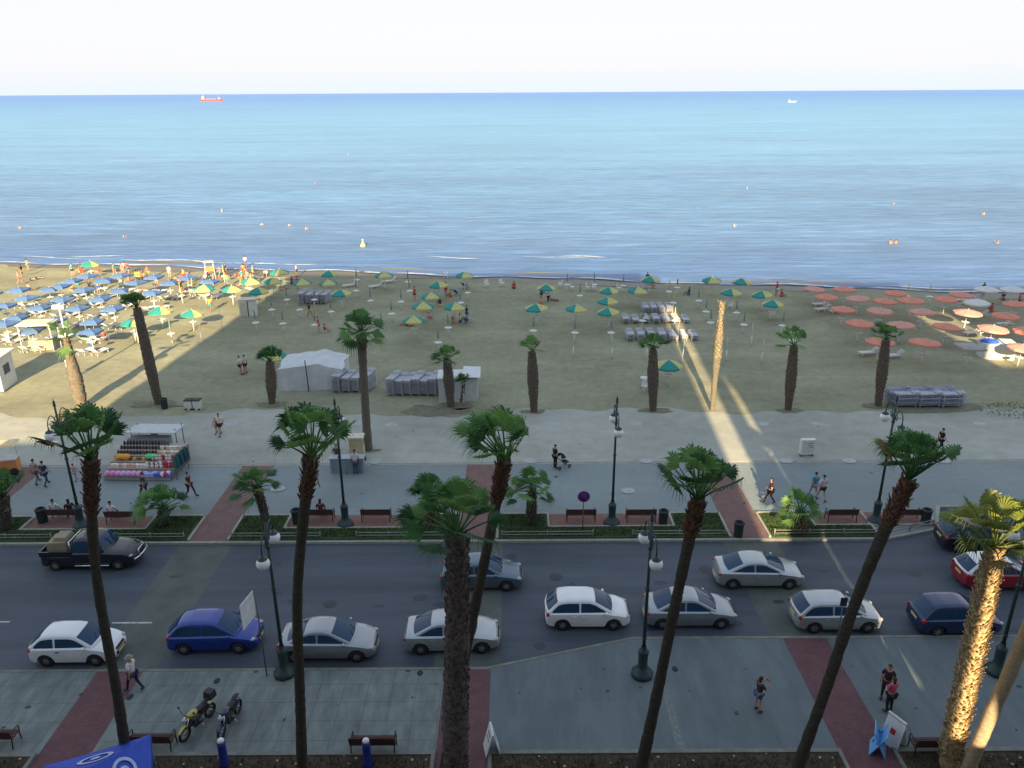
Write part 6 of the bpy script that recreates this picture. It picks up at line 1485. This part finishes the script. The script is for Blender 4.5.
# swimmers: head, shoulders and arms above the water
def swimmer(px, py, label, s=1.0):
    g = at(px, py, .12); t = empty('swimmer', (g.x, g.y, 0.04), r.uniform(0, 6), label, 'swimmer', 'swimmers in the sea'); t.scale = (s, s, s); o = bpy.data.objects.new('body', POSES['photo']['body']); C.objects.link(o); o.parent = t
    o.location = (0, 0, -1.22)
    for i, mt in enumerate([SK[r.randrange(3)], m_eye]): o.material_slots[i].link = 'OBJECT'; o.material_slots[i].material = mt
    h = bpy.data.objects.new('hair', POSES['photo']['hair']); C.objects.link(h); h.parent = t; h.location = (0, 0, -1.22); h.material_slots[0].link = 'OBJECT'; h.material_slots[0].material = HR[r.randrange(3)]
POSES['photo']['hair'].materials.append(HR[0]) if not POSES['photo']['hair'].materials else None
for px, py, l in ((262, 225, 'leftmost of three swimmers in a loose line left of centre'), (289, 226, 'middle one of three swimmers left of centre'), (306, 229, 'rightmost of three swimmers left of centre'), (21, 228, 'swimmer at the far left'),
                  (124, 237, 'lone swimmer out from the blue umbrellas'), (315, 183, 'swimmer far out left of centre'), (734, 226, 'swimmer right of centre'), (890, 243, 'left one of a pair of bathers at the right'), (896, 243, 'right one of a pair of bathers at the right'),
                  (998, 243, 'bather near the right edge'), (984, 214, 'dark head far out at the right'), (893, 204, 'swimmer above the pair of bathers at the right')):
    swimmer(px, py, l, 1.25)

# ------------------------------------------------------------------ the buildings along the street, behind the viewer
m_wall = M('rendered_wall', (.42, .40, .36), .85, scale=.4, var=.1); m_win = M('window_glass', (.03, .04, .05), .12, spec=.8)
def building(x0, x1, y0, y1, h, label, floors, cols_, name='apartment_building'):
    t = empty(name, ((x0+x1)/2, y1, 0), 0, label, 'building', 'buildings facing the sea'); w = x1-x0; d = y1-y0
    mb = MB(); mb.box((0, -d/2, h/2), (w, d, h)); mb.build('wall', m_wall, t)
    mb = MB(); mb.box((0, -d/2, h+.05), (w+.2, d+.2, .1)); mb.build('roof', paint((.3, .29, .27)), t)
    for f in range(floors):
        z = (f+.5)*h/floors
        mb = MB(); mb.box((0, .06, z+h/floors*.5-.1), (w, .12, .16)); mb.build('floor_band', paint((.5, .48, .44)), t)
        for c in range(cols_):
            mb = MB(); mb.box((-w/2+w*(c+.5)/cols_, .015, z), (w/cols_*.55, .03, h/floors*.5)); mb.build('window', m_win, t)
    return t
T17 = math.tan(SUN_EL); HB = 105*T17; HB2 = 99*T17
# edges measured across the sun's direction
lowg = (37.6+1)*T17
building(-35.6, 10.45, -13, -1.0, HB, 'tall pale block the viewer looks out from, wider than its neighbours', 9, 9)
bB = building(15.11, 38.0, -13, -1.0, HB2, 'tall pale block right of the narrow gap', 9, 6)
building(10.48, 12.65, -12, -1.6, lowg-.15, 'low link between the two tall blocks, filling the foot of the narrow gap', 3, 1, 'link_building')
building(12.67, 13.80, -3.2, -1.3, HB2, 'slim unseen tower added in the narrow gap to trim the strip of sun', 9, 1, 'sun_screen_tower')  # added unseen mass that keeps the strip of sun narrow
building(13.83, 14.60, -11.5, -1.6, 27*T17, 'lower unseen block added beside the low link, letting sun pass over it', 3, 1, 'sun_screen_low')  # added, kept low so sun passes over it onto the spiky palm trunk
building(38.1, 42.3, -13, -1.0, (65+1)*T17, 'five-storey house in the gap between tall blocks at the right', 6, 2)
building(42.4, 75, -13, -1.0, 96*T17, 'tall pale block furthest right along the street', 9, 7)
building(-95, -35.8, -13, -1.0, (50+1)*T17, 'low long building left of the tall blocks', 4, 14)

def add_block(x0, x1, z0, z1, name):
    b = bB; mb = MB(); cx, cy = b.location.x, b.location.y; mb.box(((x0+x1)/2-cx, -6-cy-.0, (z0+z1)/2), (x1-x0, 9.6, z1-z0)); mb.build(name, m_wall, b)
add_block(13.83, 14.60, 67*T17, HB2, 'sun_screen_upper')  # added unseen block, narrows the sun strip on the farther sand
add_block(14.62, 15.09, .01, 27*T17, 'sun_screen_corner')  # added below a slot left for sun on the corner trunk
add_block(14.62, 15.09, 12.5, HB2, 'sun_screen_corner')  # added above that slot, stops sun leaking past the palms
add_block(14.38, 14.60, 15.0, 67*T17-.02, 'sun_screen_corner')  # added to close the leak of sun beside the spiky palm
add_block(10.47, 12.65, 96.5*T17, HB2+1.5, 'sun_screen_top')  # added across the narrow gap to keep its sun off the sea
add_block(38.02, 42.38, 94*T17, HB2-.05, 'sun_screen_top')  # added over the right-hand gap, likewise shading the water
